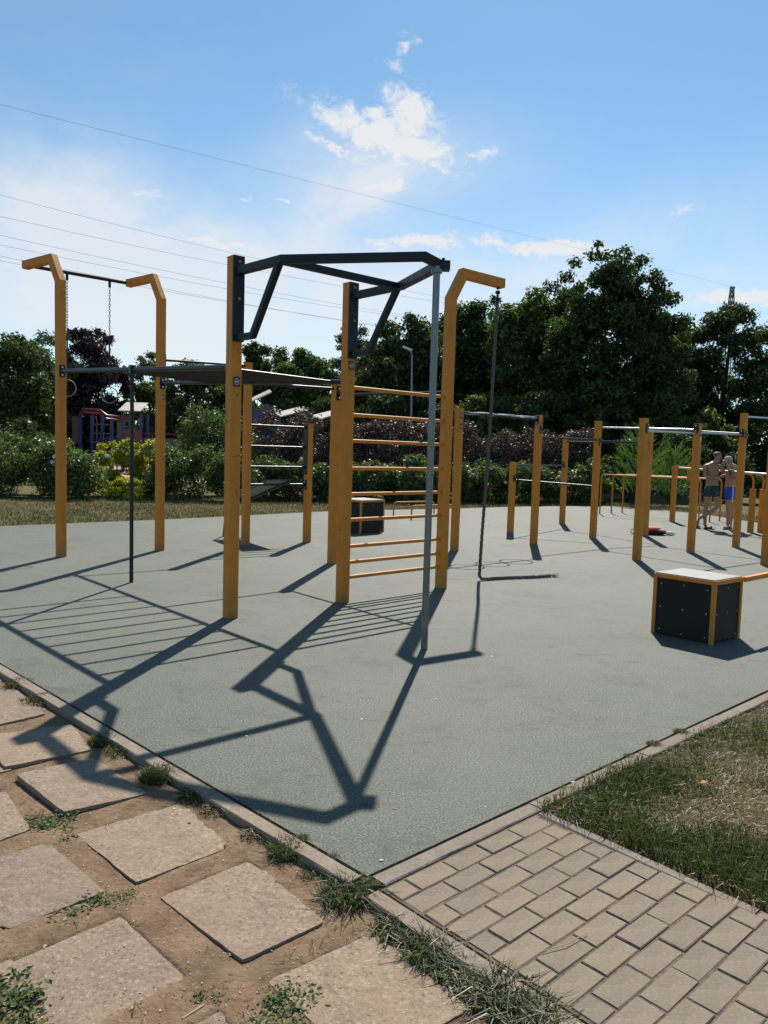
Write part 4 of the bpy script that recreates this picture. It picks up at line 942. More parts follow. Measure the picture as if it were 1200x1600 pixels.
for q in (-.035, .035): pt_.tube([apex+Vector((q, 0, .03)), apex+Vector((q, 0, .062))], .013, 6)
pt_.build('bolt', 'frame', rig)
MB().box(apex+Vector((.02, .01, 0)), Vector((.07, 0, 0)), Vector((0, .05, 0)), Vector((0, 0, .036))).build('joint_plate', 'frame', rig)

# gym rings (chain, strap, ring) hanging from the arm bar
def gym_ring(p_top, z_ring, ang, label):
    t = thing('gym_ring', p_top, label, 'gym ring', 'gym rings hanging from the arm bar')
    MB().tube([p_top+Vector((0, 0, .0)), p_top+Vector((0, 0, -.09))], .022, 8).build('hanger', 'black', t)
    R_ = .125; zt_ = z_ring+R_; z = p_top.z-.09; mbc = MB(); k = 0
    while z > p_top.z-0.85:
        a = ang+(k % 2)*PI/2; c_, s_ = math.cos(a), math.sin(a); w, hh_ = .012, .026; pts = []
        for i in range(8):
            th = 2*PI*i/8; pts.append(Vector((p_top.x+c_*w*math.cos(th), p_top.y+s_*w*math.cos(th), z-hh_+hh_*math.sin(th))))
        mbc.tube(pts, .0045, 4, closed=True); z -= .042; k += 1
    mbc.build('chain', 'black', t)
    MB().box((p_top.x, p_top.y, (z+zt_)/2), (.012*math.cos(ang), .012*math.sin(ang), 0), (-.002*math.sin(ang), .002*math.cos(ang), 0), (0, 0, (z-zt_)/2)).build('strap', 'black', t)
    pts = [Vector((p_top.x+math.cos(ang)*R_*math.cos(2*PI*i/24), p_top.y+math.sin(ang)*R_*math.cos(2*PI*i/24), z_ring+R_*math.sin(2*PI*i/24))) for i in range(24)]
    MB().tube(pts, .0095, 8, closed=True).build('ring', 'galv', t, True)
gym_ring(eA.lerp(eB, .38)+Vector((0, 0, -.02)), 2.47, 0.25, 'metal gym ring on a chain half hidden by the first bent post')
gym_ring(eA.lerp(eB, .80)+Vector((0, 0, -.02)), 2.41, 0.2, 'metal gym ring on a chain fully visible between the bent posts')

# climbing rope
rp = thing('climbing_rope', (1.31, 10.06, 0), 'thick grey climbing rope hanging from the bent arm, its end lying on the court', 'rope')
tp = eF-dF*.06+Vector((0, 0, -PW/2))
mbh = MB()
for q, r_ in ((0, .02), (.05, .034), (.09, .018), (.13, .034), (.17, .02)): mbh.ball(tp+Vector((0, 0, -q-.01)), r_, 1, 1, .8, 8, 6)
mbh.build('swivel', 'black', rp, True)
base = Vector((1.30, 10.06, .022)); tz = tp.z-.17
pts = []
for i in range(60):
    t = i/59; x = tp.x+(1.285-tp.x)*t; y = tp.y+(10.06-tp.y)*t
    x += .015*math.sin(t*5)*t; pts.append(Vector((x, y, tz+(0.10-tz)*t)))
pts += [Vector((1.272, 10.06, .06)), Vector((1.30, 10.065, .028)), Vector((1.36, 10.085, .023))]
for i in range(1, 24):
    t = i/23; pts.append(Vector((1.36+(2.30-1.36)*t, 10.085+(10.545-10.085)*t+.02*math.sin(t*6), .022)))
# twisted strands: three thin tubes round the core path
core = pts; dist_ = 0; mbs = [MB(), MB(), MB()]
dense = []
for a, b_ in zip(core[:-1], core[1:]):
    n_ = max(1, int((b_-a).length/.022))
    for q in range(n_): dense.append(a.lerp(b_, q/n_))
dense.append(core[-1])
side0 = Vector((1, 0, 0)); ph = 0
for s3 in range(3):
    pp = []; prev = None
    for i, p in enumerate(dense):
        t = (dense[min(i+1, len(dense)-1)]-dense[max(i-1, 0)]).normalized()
        sd_ = (prev or Vector((0, 1, 0))); sd_ = (sd_-t*sd_.dot(t)).normalized(); prev = sd_; ot = t.cross(sd_)
        a = i*.75+s3*2*PI/3; pp.append(p+(sd_*math.cos(a)+ot*math.sin(a))*.011)
    MB().tube(pp, .0125, 5).build('rope_strand', 'rope', rp, True)
mbf = MB(); rg = np.random.default_rng(5)
for k in range(26):
    e = core[-1]; a = rg.uniform(-.5, .5); l = rg.uniform(.05, .15); d = Vector((math.cos(.45+a), math.sin(.45+a), rg.uniform(-.1, .35)))
    mbf.tube([e-Vector((.02, .01, 0)), e+d*l*.5, e+d*l+Vector((0, 0, -.02))], .004, 4)
mbf.build('frayed_end', 'rope_end', rp)
MB().tube([core[-1]-Vector((.24, .115, 0)), core[-1]-Vector((.20, .10, 0))], .026, 8).build('rope_whipping', 'rope_end', rp)

# incline board
q0 = pb('G', .975).lerp(pb('I', .975), .30); q1 = pb('G', .975).lerp(pb('I', .975), .70)
bd = thing('incline_board', (q0.x, q0.y, 0), 'dark sloping sit-up board hooked on the lowest black bar', 'sit-up bench')
dn = -Vv*1.28+Vector((0, 0, -.40))
MB().box((q0+q1)/2+dn/2+Vector((0, 0, .035)), dn/2, (q1-q0)/2, Vector((0, 0, .012))).build('board_panel', 'board', bd)
for q in (q0, q1): MB().tube([q+Vector((0, 0, .01)), q+dn+Vector((0, 0, .01))], .018, 8).build('side_rail', 'board', bd, True)
e0 = q0+dn; e1 = q1+dn
for e in (e0, e1): MB().tube([e, e-Vv*.1-Vector((0, 0, e.z))+Vector((0, 0, 0))], .02, 8).build('leg', 'board', bd, True)
MB().tube([e0, e1], .03, 8).build('foot_roller', 'black', bd, True)

# ================================================================== RIGHT RIG
rig2 = thing('pull_up_rig', pb('L'), 'yellow posts of different heights joined by pull-up bars, on the right half of the court', 'pull-up bars')
TOPS = dict(J=2.20, K=1.37, L=2.19, M=1.95, N=2.18, O=2.10, O2=2.15, Q=2.10, R=2.35, S=2.2)
P2_ = {k: post(rig2, k, z) for k, z in TOPS.items()}
BARS = [('J', 2.14, 'L', 2.11), ('L', 1.82, 'N', 1.83), ('K', 1.32, 'M', 1.30), ('K', 1.03, 'N', .97), ('M', 1.84, 'O2', 1.82), ('N', 2.06, 'Q', 2.0), ('N', 1.81, 'O2', 1.82),
        ('O2', 2.10, 'R', 1.99), ('O', 1.915, 'Q', 1.94), ('Q', 1.955, 'R', 1.975), ('Q', 1.5, 'S', 1.5), ('O', 2.03, 'Q', 2.05)]
for a, za, b_, zb in BARS[:-2]: rod(pb(a, za), pb(b_, zb), .019, 'pull_up_bar', 'black' if a in 'K' else 'steel' if (a, b_) in (('Q', 'R'), ('O', 'Q'), ('N', 'Q')) else 'black', rig2)
rod(pb('R', 2.29), pb('R', 2.33)+U*1.9*S, .019, 'pull_up_bar', 'steel', rig2)
PB['X'] = (PB['R'][0]+U.x*1.9, PB['R'][1]+U.y*1.9); post(rig2, 'X', 2.4)
# rings welded flat on the first bar
for c in ((1.45, 12.25), (1.83, 12.57), (2.21, 12.90)):
    cc = m3(c, 2.135); pts = [cc+Vector((math.cos(2*PI*i/28)*.25, math.sin(2*PI*i/28)*.25, 0)) for i in range(28)]
    MB().tube(pts, .013, 7, closed=True).build('flat_ring', 'steel', rig2, True)
for k, z, d in [('J', 2.12, U), ('L', 2.10, -U), ('L', 1.95, Vv), ('N', 1.80, Vv), ('K', 1.06, Vv), ('M', 1.32, -U), ('N', 2.10, U), ('Q', 2.02, -U), ('R', 1.97, Vv), ('R', 2.0, -U), ('O', 1.96, Vv)]:
    clamp(P2_[k], k, z, d, h=.15)
for k, z in (('J', 2.08), ('J', 1.92), ('O', 1.92), ('L', 2.02)): sticker(P2_[k], k, z, Vv, .07)
sticker(P2_['Q'], 'Q', 1.88, Vv, .075, False)
b = pb('Q', 1.86); MB().box(b+Vv*(PW/2+.006), Vv*.001, U*.03, Vector((0, 0, .035))).build('sticker_print', 'stickw', P2_['Q'])

# boxes
def plyo(c_near, du, dv, h_, label, flange=False):
    """c_near: corner nearest camera; du along U (right), dv along -V (left)"""
    c = Vector(c_near); t = thing('plyometric_box', c, label, 'jump box', 'black jump boxes with yellow edges'); Z = Vector((0, 0, 1)); e = .017
    a, b_ = du.normalized(), dv.normalized(); z0 = .012
    C4 = [c, c+du, c+du+dv, c+dv]
    for i in range(4):
        p = C4[i]; q = C4[(i+1) % 4]
        mbx = MB(); n_in = [(a+b_), (-a+b_), (-a-b_), (a-b_)][i]*e
        mbx.box(p+n_in/1+Z*(h_/2), a*e, b_*e, Z*h_/2).build('corner_post', 'yellow', t)
        n2 = [(a+b_), (-a+b_), (-a-b_), (a-b_)][(i+1) % 4]*e
        d = (q-p).normalized(); L_ = (q-p).length-4*e
        m_ = (p+q)/2; inn = [b_, -a, -b_, a][i]
        MB().box(m_+inn*e*.8+Z*(h_-.018), d*L_/2, inn*e*.8, Z*.018).build('top_edge', 'yellow', t)
        MB().box(m_+inn*.018+Z*((h_-.036)/2+z0/2), d*L_/2, inn*.006, Z*((h_-.036-z0)/2)).build('side_panel', 'panel', t) if True else None
        po = t.children[-1]
        for (u_, w_) in ((-.42, .42), (0, .44), (.42, .42), (-.42, 0), (0, 0), (.42, 0), (-.42, -.42), (0, -.44), (.42, -.42)):
            p_ = m_+d*L_*u_+Z*((h_-.04)/2+(h_-.06)*w_)+inn*.0125
            MB().tube([p_, p_-inn*.004], .007, 6).build('bolt', 'steel', po)
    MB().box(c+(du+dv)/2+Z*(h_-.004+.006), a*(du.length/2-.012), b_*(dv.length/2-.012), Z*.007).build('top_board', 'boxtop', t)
    return t
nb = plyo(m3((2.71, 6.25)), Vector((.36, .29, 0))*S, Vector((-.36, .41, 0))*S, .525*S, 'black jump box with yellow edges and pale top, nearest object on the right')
# bar joined to the box
x0 = m3((3.07, 6.54)); MB().sq([x0+Vector((0, 0, .505*S))-U*.0+Vector((.01, .01, 0)), x0+U*1.0*S+Vector((0, 0, .505*S))], .045, None).build('side_bar', 'yellow', nb)
MB().sq([x0+U*1.0*S+Vector((0, 0, .49*S)), x0+U*1.0*S], .06, U).build('bar_leg', 'yellow', nb)
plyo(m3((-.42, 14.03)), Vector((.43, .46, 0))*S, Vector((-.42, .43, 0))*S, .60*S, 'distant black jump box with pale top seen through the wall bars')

# parallettes
def hoop(p, q, h_, r_, rc, root, name='bar', mat='yellow'):
    p, q = Vector(p), Vector(q); d = (q-p).normalized(); Z = Vector((0, 0, 1)); pts = [p+Z*-.02, p+Z*(h_-rc)]
    for i in range(1, 6):
        a = PI/2*i/6; pts.append(p+Z*(h_-rc)+Z*rc*math.sin(a)+d*rc*(1-math.cos(a)))
    pts.append(p+d*rc+Z*h_)
    pts2 = [q-d*rc+Z*h_]
    for i in range(1, 6):
        a = PI/2*i/6; pts2.append(q-d*rc+d*rc*math.sin(a)+Z*(h_-rc)+Z*rc*math.cos(a))
    pts2 += [q+Z*(h_-rc), q+Z*-.02]
    return MB().tube(pts+pts2, r_, 10).build(name, mat, root, True)
plt_ = thing('low_parallel_bars', (.25, 20.2, 0), 'pair of low yellow push-up bars seen through the wall bars', 'parallel bars')
hoop((.25, 20.2, 0), (1.36, 21.05, 0), .34, .02, .12, plt_); hoop((.68, 19.05, 0), (1.95, 20.0, 0), .34, .02, .12, plt_)
# three-rail dip bars
dip = thing('dip_bars', m3((5.79, 20.8)), 'row of three waist high yellow tube rails on legs at the far court edge', 'parallel bars')
for i, l in enumerate([(5.79, 20.8), (6.21, 21.17), (6.62, 21.55)]):
    p = m3(l); q = p+Vector((Vv.x, Vv.y, 0))*2.75*S
    hoop(p, q, 1.06*S, .022, .13, dip, 'rail')
# high parallel bars with posts P, T, W
hpb = thing('high_parallel_bars', pb('P'), 'chest high parallel bars with pale rails on short yellow posts beside the two men', 'parallel bars')
post(hpb, 'P', 1.37)
PB['P3'] = (8.1, 19.6)
for a, b_ in ((pb('P', 1.34), pb('P', 1.36)+Vector((.75, -.2, 0))),): MB().sq([a, b_], .05, None).build('top_bar', 'yellow', hpb)
hp = pb('P', 1.33)+Vector((.36, -.09, 0)); MB().sq([hp, hp-Vector((0, 0, .36))], .1, U).build('hanging_stub', 'yellow', hpb)
railpts = [Vector((7.78, 20.6, 1.45)), Vector((8.03, 19.5, 1.43)), Vector((8.62, 17.5, 1.39)), Vector((9.3, 15.4, 1.36))]
MB().tube(railpts, .028, 10).build('rail', mat_simple('pale_rail', (.62, .56, .5), .35, .3, .1, 10), hpb, True)
for k, off in (('T', (-.10, .0)), ('W', (-.14, .02))):
    b = pb(k); post(hpb, k, .93)
    MB().tube([b+Vector((0, 0, .9*S)), b+Vector((0, 0, 1.12*S)), b+Vector((-.03, 0, 1.19*S)), b+Vector((-.1, .0, 1.245*S)), b+Vector((-.22, .02, 1.26*S))], .024, 8).build('curved_tube', 'yellow', hpb, True)
    if k == 'W': MB().tube([b+Vector((-.22, .02, 1.26*S)), b+Vector((-.62, .3, 1.27*S))], .02, 8).build('rail', 'yellow', hpb, True)

# bag with towel
bag = thing('sports_bag', (5.9, 17.1, 0), 'black bag with orange and white towels lying on the court between two posts', 'bag')
def lump(name, c, sx, sy, sz, mat, seed, par):
    rg = random.Random(seed); mb = MB().ball((0, 0, 0), 1, sx, sy, sz, 16, 10); out_ = []
    for v in mb.v:
        x, y, z = v; k = 1+.16*math.sin(x*19+seed)+.12*math.sin(y*23+seed*2)+.1*math.sin(z*31+x*9)
        zz = z*k+sz*.7; out_.append((c[0]+x*k, c[1]+y*k, max(.004, c[2]+zz)))
    mb.v = out_; return mb.build(name, mat, par, True)
lump('bag_body', (5.95, 17.0, 0), .24, .16, .09, 'shoe', 3, bag); lump('orange_towel', (5.90, 16.98, .09), .19, .12, .055, 'orange', 5, bag)
lump('white_towel', (6.05, 16.9, .10), .07, .06, .025, 'white', 8, bag); lump('plastic_bag', (6.28, 16.95, .0), .10, .05, .055, 'white', 11, bag)
pts = [Vector((5.55+.12*math.cos(t), 17.0+.1*math.sin(t), .06+.05*math.sin(t))) for t in [2*PI*i/14 for i in range(14)]]
MB().tube(pts, .012, 6, closed=True).build('strap', 'shoe', bag, True)

# ================================================================== PEOPLE
def skin(name, verts, edges, mat, parent, levels=2):
    o_ = wloc(parent); me = bpy.data.meshes.new(name)
    me.from_pydata([tuple(Vector(v[:3])-o_) for v in verts], edges, [])
    ob = bpy.data.objects.new(name, me); COL.objects.link(ob); ob.parent = parent
    md = ob.modifiers.new('skin', 'SKIN'); md.use_smooth_shade = True
    for i, sv_ in enumerate(me.skin_vertices[0].data if me.skin_vertices else []): pass
    if not me.skin_vertices:
        bm = bmesh.new(); bm.from_mesh(me); bm.verts.layers.skin.verify(); bm.to_mesh(me); bm.free()
    for i, v in enumerate(verts):
        r = v[3] if isinstance(v[3], tuple) else (v[3], v[3]); me.skin_vertices[0].data[i].radius = r
        me.skin_vertices[0].data[i].use_root = (i == 0)
    ss_ = ob.modifiers.new('sub', 'SUBSURF'); ss_.levels = levels; ss_.render_levels = levels
    dg = bpy.context.evaluated_depsgraph_get(); dg.update()
    m2 = bpy.data.meshes.new_from_object(ob.evaluated_get(dg)); ob.modifiers.clear(); ob.data = m2
    if not m2.materials: m2.materials.append(M[mat] if isinstance(mat, str) else mat)
    else: m2.materials[0] = M[mat]
    m2.polygons.foreach_set('use_smooth', [True]*len(m2.polygons))
    return ob
def hand(name, wrist, d, parent, mat, seed):
    """palm + five curled fingers, small"""
    w = Vector(wrist); d = Vector(d).normalized(); s_ = d.cross(Vector((0, 0, 1))).normalized(); n_ = s_.cross(d)
    V = [(*w, .022), (*(w+d*.05), (.032, .018)), (*(w+d*.085), (.032, .016))]; E = [(0, 1), (1, 2)]
    for i, (o_, L_) in enumerate(((-.027, .075), (-.009, .085), (.009, .08), (.027, .062))):
        b = w+d*.085+s_*o_; V += [(*(b+d*L_*.5-n_*.012), .0095), (*(b+d*L_*.8-n_*.04), .008)]; k = len(V); E += [(2, k-2), (k-2, k-1)]
    b = w+d*.035-s_*.035; V += [(*b, .012), (*(b+d*.045-s_*.02-n_*.01), .009)]; k = len(V); E += [(1, k-2), (k-2, k-1)]
    return V, E
def shift(V, dx): return V
# man 1
m1 = thing('person', (7.93, 18.8, 0), 'bare chested man in dark patterned swim shorts standing with crossed legs', 'person', 'two men at the bars')
def J(x, z, y=18.8, r=.05): return (x, y, z, r)
V = [J(7.92, 1.04, 18.82, (.155, .115)), J(7.92, 1.22, 18.82, (.142, .10)), J(7.91, 1.40, 18.82, (.17, .115)), J(7.92, 1.53, 18.82, (.13, .09)), J(7.945, 1.62, 18.80, .058),
     J(7.72, 1.525, 18.82, .062), J(7.72, 1.28, 18.76, .044), J(7.93, 1.25, 18.56, .034), J(8.04, 1.32, 18.50, .028),
     J(8.10, 1.52, 18.80, .060), J(8.20, 1.30, 18.72, .043), J(8.13, 1.34, 18.52, .034), J(8.10, 1.40, 18.47, .028),
     J(7.84, .93, 18.82, .088), J(7.82, .56, 18.84, .060), J(7.815, .36, 18.86, .056), J(7.83, .10, 18.87, .036), J(7.84, .05, 18.80, .036), J(7.92, .035, 18.70, .03),
     J(8.00, .93, 18.80, .088), J(8.05, .58, 18.70, .060), J(7.90, .42, 18.78, .054), J(7.70, .24, 18.92, .034), J(7.67, .13, 18.93, .036), J(7.65, .035, 18.84, .028)]
E_ = [(0, 1), (1, 2), (2, 3), (3, 4), (3, 5), (5, 6), (6, 7), (7, 8), (3, 9), (9, 10), (10, 11), (11, 12), (0, 13), (13, 14), (14, 15), (15, 16), (16, 17), (17, 18), (0, 19), (19, 20), (20, 21), (21, 22), (22, 23), (23, 24)]
# neck to head chain keeps one continuous body
V += [J(7.985, 1.665, 18.775, (.062, .07)), J(8.005, 1.74, 18.76, (.082, .088)), J(8.00, 1.805, 18.765, (.078, .085)), J(8.0, 1.85, 18.77, (.05, .055))]
E_ += [(4, 25), (25, 26), (26, 27), (27, 28)]
def addhand(V, E_, i, w, d):
    hv, he = hand('', w, d, None, None, 0); k = len(V); V += hv; E_ += [(a+k, b+k) for a, b in he]; E_.append((i, k))
addhand(V, E_, 8, (8.06, 18.48, 1.33), (.6, -.5, .35)); addhand(V, E_, 12, (8.11, 18.45, 1.41), (.3, -.7, .4))
body = skin('body', V, E_, 'skin', m1)
def face(parent, c, f, mat, r=.08):
    """nose, ears, brow and mouth set on the head"""
    c = Vector(c); f = Vector(f).normalized(); s_ = f.cross(Vector((0, 0, 1))).normalized()
    MB().ball(c+f*r*1.05+Vector((0, 0, -.005)), .016, 1, 1, 1.5, 7, 5).build('nose', mat, parent, True)
    for q in (-1, 1):
        MB().ball(c+s_*q*r*.98+Vector((0, 0, .0)), .022, .6, .6, 1.4, 7, 5).build('ear', mat, parent, True)
        MB().ball(c+f*r*.93+s_*q*.03+Vector((0, 0, .022)), .010, 1, 1, .6, 6, 4).build('eye', 'shoe', parent, True)
    MB().ball(c+f*r*.93+Vector((0, 0, -.045)), .018, 1.2, 1, .3, 6, 4).build('mouth', 'skin', parent, True)
face(m1, (8.005, 18.75, 1.755), (.55, -.75, -.3), 'skin')
MB().ball((7.985, 18.78, 1.815), .094, 1, 1.02, .72, 14, 8).build('hair', 'hair', m1, True)
# shorts: waistband plus two flared legs, one surface
V = [J(7.92, 1.10, 18.82, (.158, .122)), J(7.92, 1.0, 18.82, (.172, .135)), J(7.84, .90, 18.82, .112), J(7.825, .76, 18.83, .108), J(8.01, .90, 18.79, .112), J(8.035, .76, 18.74, .106)]
skin('swim_shorts', V, [(0, 1), (1, 2), (2, 3), (1, 4), (4, 5)], 'camo', m1)
def shoe(parent, p, d, L_=.26, up_=0.0):
    p = Vector(p); d = Vector(d).normalized(); s_ = Vector((-d.y, d.x, 0)).normalized()
    n_ = s_.cross(d) if False else Vector((0, 0, 1))
    mb = MB(); prof = [(-.5, .03, 0), (-.3, .042, 0), (0, .042, 0), (.3, .05, 0), (.5, .032, 0)]
    bot = [p+d*L_*a+s_*w_ for a, w_, _ in prof]+[p+d*L_*a-s_*w_ for a, w_, _ in reversed(prof)]
    k = len(bot); mb.add([b+Vector((0, 0, .002)) for b in bot]+[b+Vector((0, 0, .028)) for b in bot], [tuple(reversed(range(k))), tuple(range(k, 2*k))]+[(i, (i+1) % k, k+(i+1) % k, k+i) for i in range(k)])
    for a in (-.28, .18):
        c = p+d*L_*a; pts = [c+s_*.045*math.cos(t)+Vector((0, 0, .02+.065*math.sin(t))) for t in [PI*i/8 for i in range(9)]]
        mb.sweep(pts, [(.016, .003), (-.016, .003), (-.016, -.003), (.016, -.003)], d)
    return mb.build('sandal', 'shoe', parent)
shoe(m1, (7.885, 18.76, 0), (.6, -.75, 0)); shoe(m1, (7.66, 18.87, 0.0), (-.1, -.9, 0), .25)
ph_ = thing('smartphone', (8.16, 18.42, 1.42), 'small dark phone held between the two men', 'phone')
MB().rbox((8.16, 18.40, 1.40), .075, .01, .145, .5).build('phone_body', 'shoe', ph_)
# man 2
m2 = thing('person', (8.42, 18.9, 0), 'bare chested man in grey cap and blue shorts bending his head, half behind a post', 'person', 'two men at the bars')
V = [J(8.42, 1.02, 18.95, (.13, .115)), J(8.42, 1.20, 18.95, (.125, .10)), J(8.44, 1.38, 18.93, (.15, .11)), J(8.43, 1.50, 18.90, (.12, .09)), J(8.36, 1.58, 18.84, .058),
     J(8.36, 1.50, 18.76, .058), J(8.27, 1.36, 18.58, .042), J(8.17, 1.50, 18.52, .034), J(8.13, 1.57, 18.52, .027),
     J(8.57, 1.50, 19.0, .058), J(8.62, 1.28, 18.9, .042), J(8.42, 1.30, 18.66, .034), J(8.33, 1.33, 18.58, .027),
     J(8.36, .92, 18.90, .082), J(8.36, .54, 18.84, .058), J(8.40, .36, 18.90, .054), J(8.42, .10, 18.95, .035), J(8.38, .05, 18.88, .036), J(8.28, .035, 18.78, .03),
     J(8.50, .92, 19.02, .082), J(8.52, .54, 19.02, .058), J(8.54, .36, 19.06, .054), J(8.56, .10, 19.1, .035), J(8.52, .05, 19.02, .036), J(8.42, .035, 18.94, .03),
     J(8.30, 1.60, 18.76, (.062, .07)), J(8.255, 1.655, 18.70, (.08, .088)), J(8.22, 1.70, 18.68, (.076, .083)), J(8.20, 1.735, 18.67, (.05, .055))]
E_ = [(0, 1), (1, 2), (2, 3), (3, 4), (3, 5), (5, 6), (6, 7), (7, 8), (3, 9), (9, 10), (10, 11), (11, 12), (0, 13), (13, 14), (14, 15), (15, 16), (16, 17), (17, 18), (0, 19), (19, 20), (20, 21), (21, 22), (22, 23), (23, 24), (4, 25), (25, 26), (26, 27), (27, 28)]
addhand(V, E_, 8, (8.12, 18.52, 1.58), (-.25, .05, .8)); addhand(V, E_, 12, (8.31, 18.56, 1.335), (-.7, -.4, .3))
skin('body', V, E_, 'skin2', m2)
face(m2, (8.235, 18.68, 1.645), (-.8, -.45, -.45), 'skin2')
cap_ = MB(); cap_.ball((8.225, 18.69, 1.715), .098, 1, 1, .72, 14, 8); cap_.build('cap', 'cap', m2, True)
MB().box((8.145, 18.645, 1.685), (.05, .028, .02), (-.03, .06, 0), (0, 0, .006)).build('cap_peak', 'cap', m2)
V = [J(8.42, 1.09, 18.95, (.135, .12)), J(8.42, 1.0, 18.95, (.145, .13)), J(8.365, .90, 18.90, .10), J(8.36, .70, 18.86, .095), J(8.50, .90, 19.02, .10), J(8.515, .70, 19.02, .095)]
skin('shorts', V, [(0, 1), (1, 2), (2, 3), (1, 4), (4, 5)], 'shorts_blue', m2)
MB().sweep([(8.425, 18.792, 1.08), (8.425, 18.782, .95), (8.425, 18.772, .82), (8.42, 18.772, .66)], [(.012, .004), (-.012, .004), (-.012, -.004), (.012, -.004)], (1, 0, 0)).build('shorts_stripe', 'white', m2)
shoe(m2, (8.34, 18.84, 0), (-.7, -.7, 0)); shoe(m2, (8.48, 19.0, 0), (-.7, -.7, 0))

# ================================================================== BACKGROUND OBJECTS
# play frame
pf = thing('climbing_playset', (-16.5, 46, 0), 'blue climbing play frame with red tubes and a small cream roof beyond the left hedge', 'playground')
def bx(name, mat, x, y, z, sx, sy, sz, par, ang=0): return MB().rbox((x, y, z), sx, sy, sz, ang).build(name, mat, par)
for x, zt_ in ((-18.05, 3.4), (-17.35, 3.3), (-16.75, 3.25), (-16.2, 3.3), (-15.5, 3.5), (-15.1, 3.5), (-14.45, 3.5)):
    bx('upright', 'blue', x, 46, zt_/2, .16, .16, zt_, pf)
bx('upright', 'blue', -15.4, 47.2, 1.75, .16, .16, 3.5, pf); bx('upright', 'blue', -14.45, 47.2, 1.75, .16, .16, 3.5, pf)
MB().tube([(-17.5, 45.5, 0), (-16.9, 45.8, 1.6), (-16.6, 46, 2.8)], .08, 6).build('slanted_beam', 'blue', pf)
for z in (2.76, 2.23, 1.7): MB().tube([(-17.3, 45.9, z), (-16.2, 45.9, z)], .045, 6).build('rung', 'tan', pf)
for z in (3.35, 3.15): MB().tube([(-18.0, 45.7, z), (-17.6, 45.5, z+.25), (-16.7, 45.5, z+.22), (-16.4, 45.7, z-.05), (-15.6, 45.9, z-.12), (-15.3, 46, z-.05)], .06, 8).build('red_tube', 'red', pf, True)
MB().tube([(-16.85, 45.4, 0), (-16.85, 45.4, 3.0), (-16.95, 45.45, 3.2)], .05, 8).build('red_pole', 'red', pf, True)
bx('side_board', 'tan', -18.35, 46.2, 2.4, .5, .06, 1.6, pf); bx('side_board', 'tan', -15.75, 46.2, 2.3, .4, .06, 1.7, pf)
bx('tower_panel', 'red', -14.9, 45.9, 2.05, 1.0, .05, .9, pf)
MB().box((-14.95, 46.1, 3.85), Vector((.66, 0, 0)), Vector((0.0, .75, .28)), Vector((0, -.01, .025))).build('roof_panel', 'cream', pf)
rl = thing('red_fence', (-13.3, 46, 0), 'low red railing right of the play tower', 'fence')
MB().tube([(-14.3, 46, 2.3), (-12.0, 46, 2.3)], .05, 6).build('rail', 'red', rl); bx('fence_panel', 'tan', -13.2, 46.02, 1.6, 2.2, .05, .9, rl)
# second tower and tilted roofs
t2 = thing('climbing_tower', (-6.9, 42, 0), 'blue play tower with pale tilted roof behind the thick post', 'playground')
for x, y in ((-7.4, 42), (-6.5, 42), (-7.4, 43), (-6.5, 43)): bx('upright', 'blue', x, y, 2.0, .2, .16, 4.0, t2)
bx('wall_panel', 'blue', -6.95, 42.1, 2.6, .8, .06, 2.2, t2)
MB().box((-6.85, 42.2, 4.45), Vector((.55, 0, .27)), Vector((-.15, .6, .10)), Vector((0, 0, .035))).build('roof_panel', 'cream', t2)
for k, (x, y, z, lab) in enumerate([(-4.75, 38, 3.44, 'pale tilted play house roof above the barberry hedge'), (-2.95, 38.5, 3.40, 'pale play house roof half hidden by the truss post')]):
    t3_ = thing('play_house', (x, y, 0), lab, 'playground', 'play houses behind the barberry')
    MB().box((x+.05, y, z), Vector((.62, 0, .17)), Vector((-.25, .6, .10)), Vector((0, 0, .025))).build('roof_panel', 'cream', t3_)
    for dx in (-.5, .5):
        bx('upright', 'blue', x+dx, y+.3, z/2-.05, .12, .12, z-.3, t3_)
    bx('wall_panel', 'tan', x, y+.35, 1.4, 1.0, .05, 1.0, t3_)
# street lamp
lp = thing('street_lamp', (1.33, 41.2, 0), 'grey street lamp with a curved pale head in front of the dark trees', 'street lamp')
MB().tube([(1.3, 40.2, 0), (1.25, 40.2, 4), (1.2, 40.2, 6.6), (1.12, 40.2, 6.85)], .06, 8, scales=[1.3, 1, .7, .6]).build('lamp_post', mat_simple('lamp_grey', (.3, .3, .31), .5, .5, .1, 5), lp, True)
lp.location = (1.3, 40.2, 0)
for c in lp.children: c.location = (0, 1.0*0, 0)
# rebuild offset exactly: the post mesh was stored relative to the old base
for c in lp.children:
    for v in c.data.vertices: v.co.x += 1.33-1.3; v.co.y += 41.2-40.2
MB().box((.95, 40.2, 6.93), Vector((.24, 0, -.09)), Vector((0, .12, 0)), Vector((.02, 0, .05))).build('lamp_head', mat_simple('lamp_pale', (.62, .62, .6), .4, .2, .05, 5), lp)
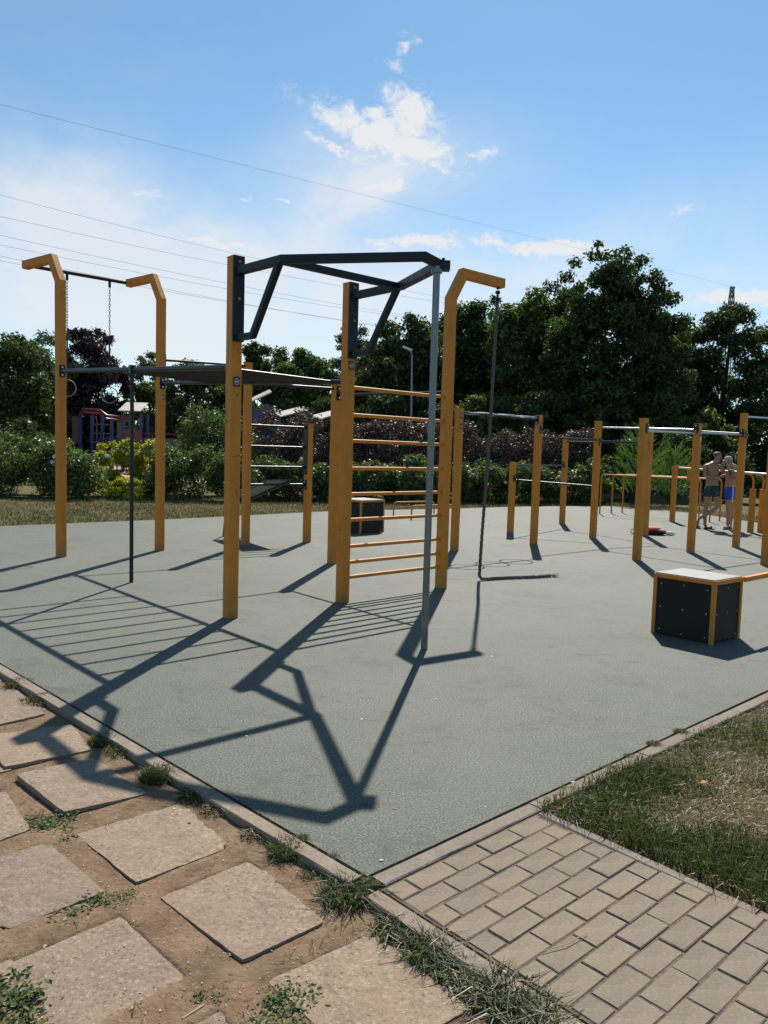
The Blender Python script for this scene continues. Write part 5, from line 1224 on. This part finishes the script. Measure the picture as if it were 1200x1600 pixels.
# pylon
py_ = thing('electricity_pylon', (86.2, 200, 0), 'thin steel lattice pylon rising behind the right hand trees', 'pylon')
mb = MB(); H_ = 45.7
def hw(z): return 2.6*(1-z/H_)+.28
cs4 = ((-1, -1), (1, -1), (1, 1), (-1, 1))
for sx, sy in cs4: mb.tube([(86.2+sx*hw(0), 200+sy*hw(0), 0), (86.2+sx*hw(H_), 200+sy*hw(H_), H_)], .16, 4)
mb.build('leg', mat_simple('pylon_steel', (.22, .23, .25), .6, .4, .1, 1), py_)
pm = bpy.data.materials['pylon_steel']; mb = MB(); z = 0
while z < H_-1:
    z2 = min(H_, z+2.6+1.2*(1-z/H_)); a, b_ = hw(z), hw(z2)
    for i in range(4):
        c, d = cs4[i], cs4[(i+1) % 4]
        mb.tube([(86.2+c[0]*a, 200+c[1]*a, z), (86.2+d[0]*b_, 200+d[1]*b_, z2)], .09, 3); mb.tube([(86.2+d[0]*a, 200+d[1]*a, z), (86.2+c[0]*b_, 200+c[1]*b_, z2)], .09, 3)
    z = z2
mb.build('lattice', pm, py_)
mb = MB(); dirx = Vector((.7, -.71, 0))
for z, L_ in ((36.5, 5.0), (33, 6), (29.5, 5)):
    for sgn in (-1, 1): mb.tube([Vector((86.2, 200, z+.8)), Vector((86.2, 200, z))+dirx*L_*sgn], .13, 4); mb.tube([Vector((86.2, 200, z)), Vector((86.2, 200, z))+dirx*L_*sgn], .13, 4)
mb.add([(85.6, 200, H_), (87, 200, H_), (87, 200.1, H_-.5), (85.6, 200.1, H_-.5)], [(0, 1, 2, 3)])
mb.build('cross_arm', pm, py_)
WIR = [(34.2, 45.7, 0.0, 0, 'uppermost thin overhead wire crossing the sky'), (25.8, 36.5, 3.6, -5, 'second overhead wire from the top, darkest of the lower bundle'), (23.7, 36.5, 4.0, 5, 'third overhead wire from the top'), (21.9, 33, 3.4, -7, 'fourth overhead wire from the top'),
       (20.95, 33, 4.1, 7, 'fifth overhead wire from the top'), (19.9, 29.5, 3.2, -6, 'sixth overhead wire from the top'), (19.4, 29.5, 3.4, 6, 'lowest overhead wire crossing the sky')]
wmat = mat_simple('wire', (.14, .15, .16), .9, 0, .1, 1, 0.1)
for z0, z1, sag, off, lab in WIR:
    pts = []
    for i in range(-6, 33):
        t = i/32; x = -40.3+(86.2+dirx.x*off*.999+40.3)*t; y = 77+(200+dirx.y*off-77)*t
        pts.append((x, y, z0+(z1-z0)*t-4*sag*t*(1-t)))
    tag(MB().tube(pts, .014, 4).build('power_line', wmat), lab, 'power line', 'overhead wires')
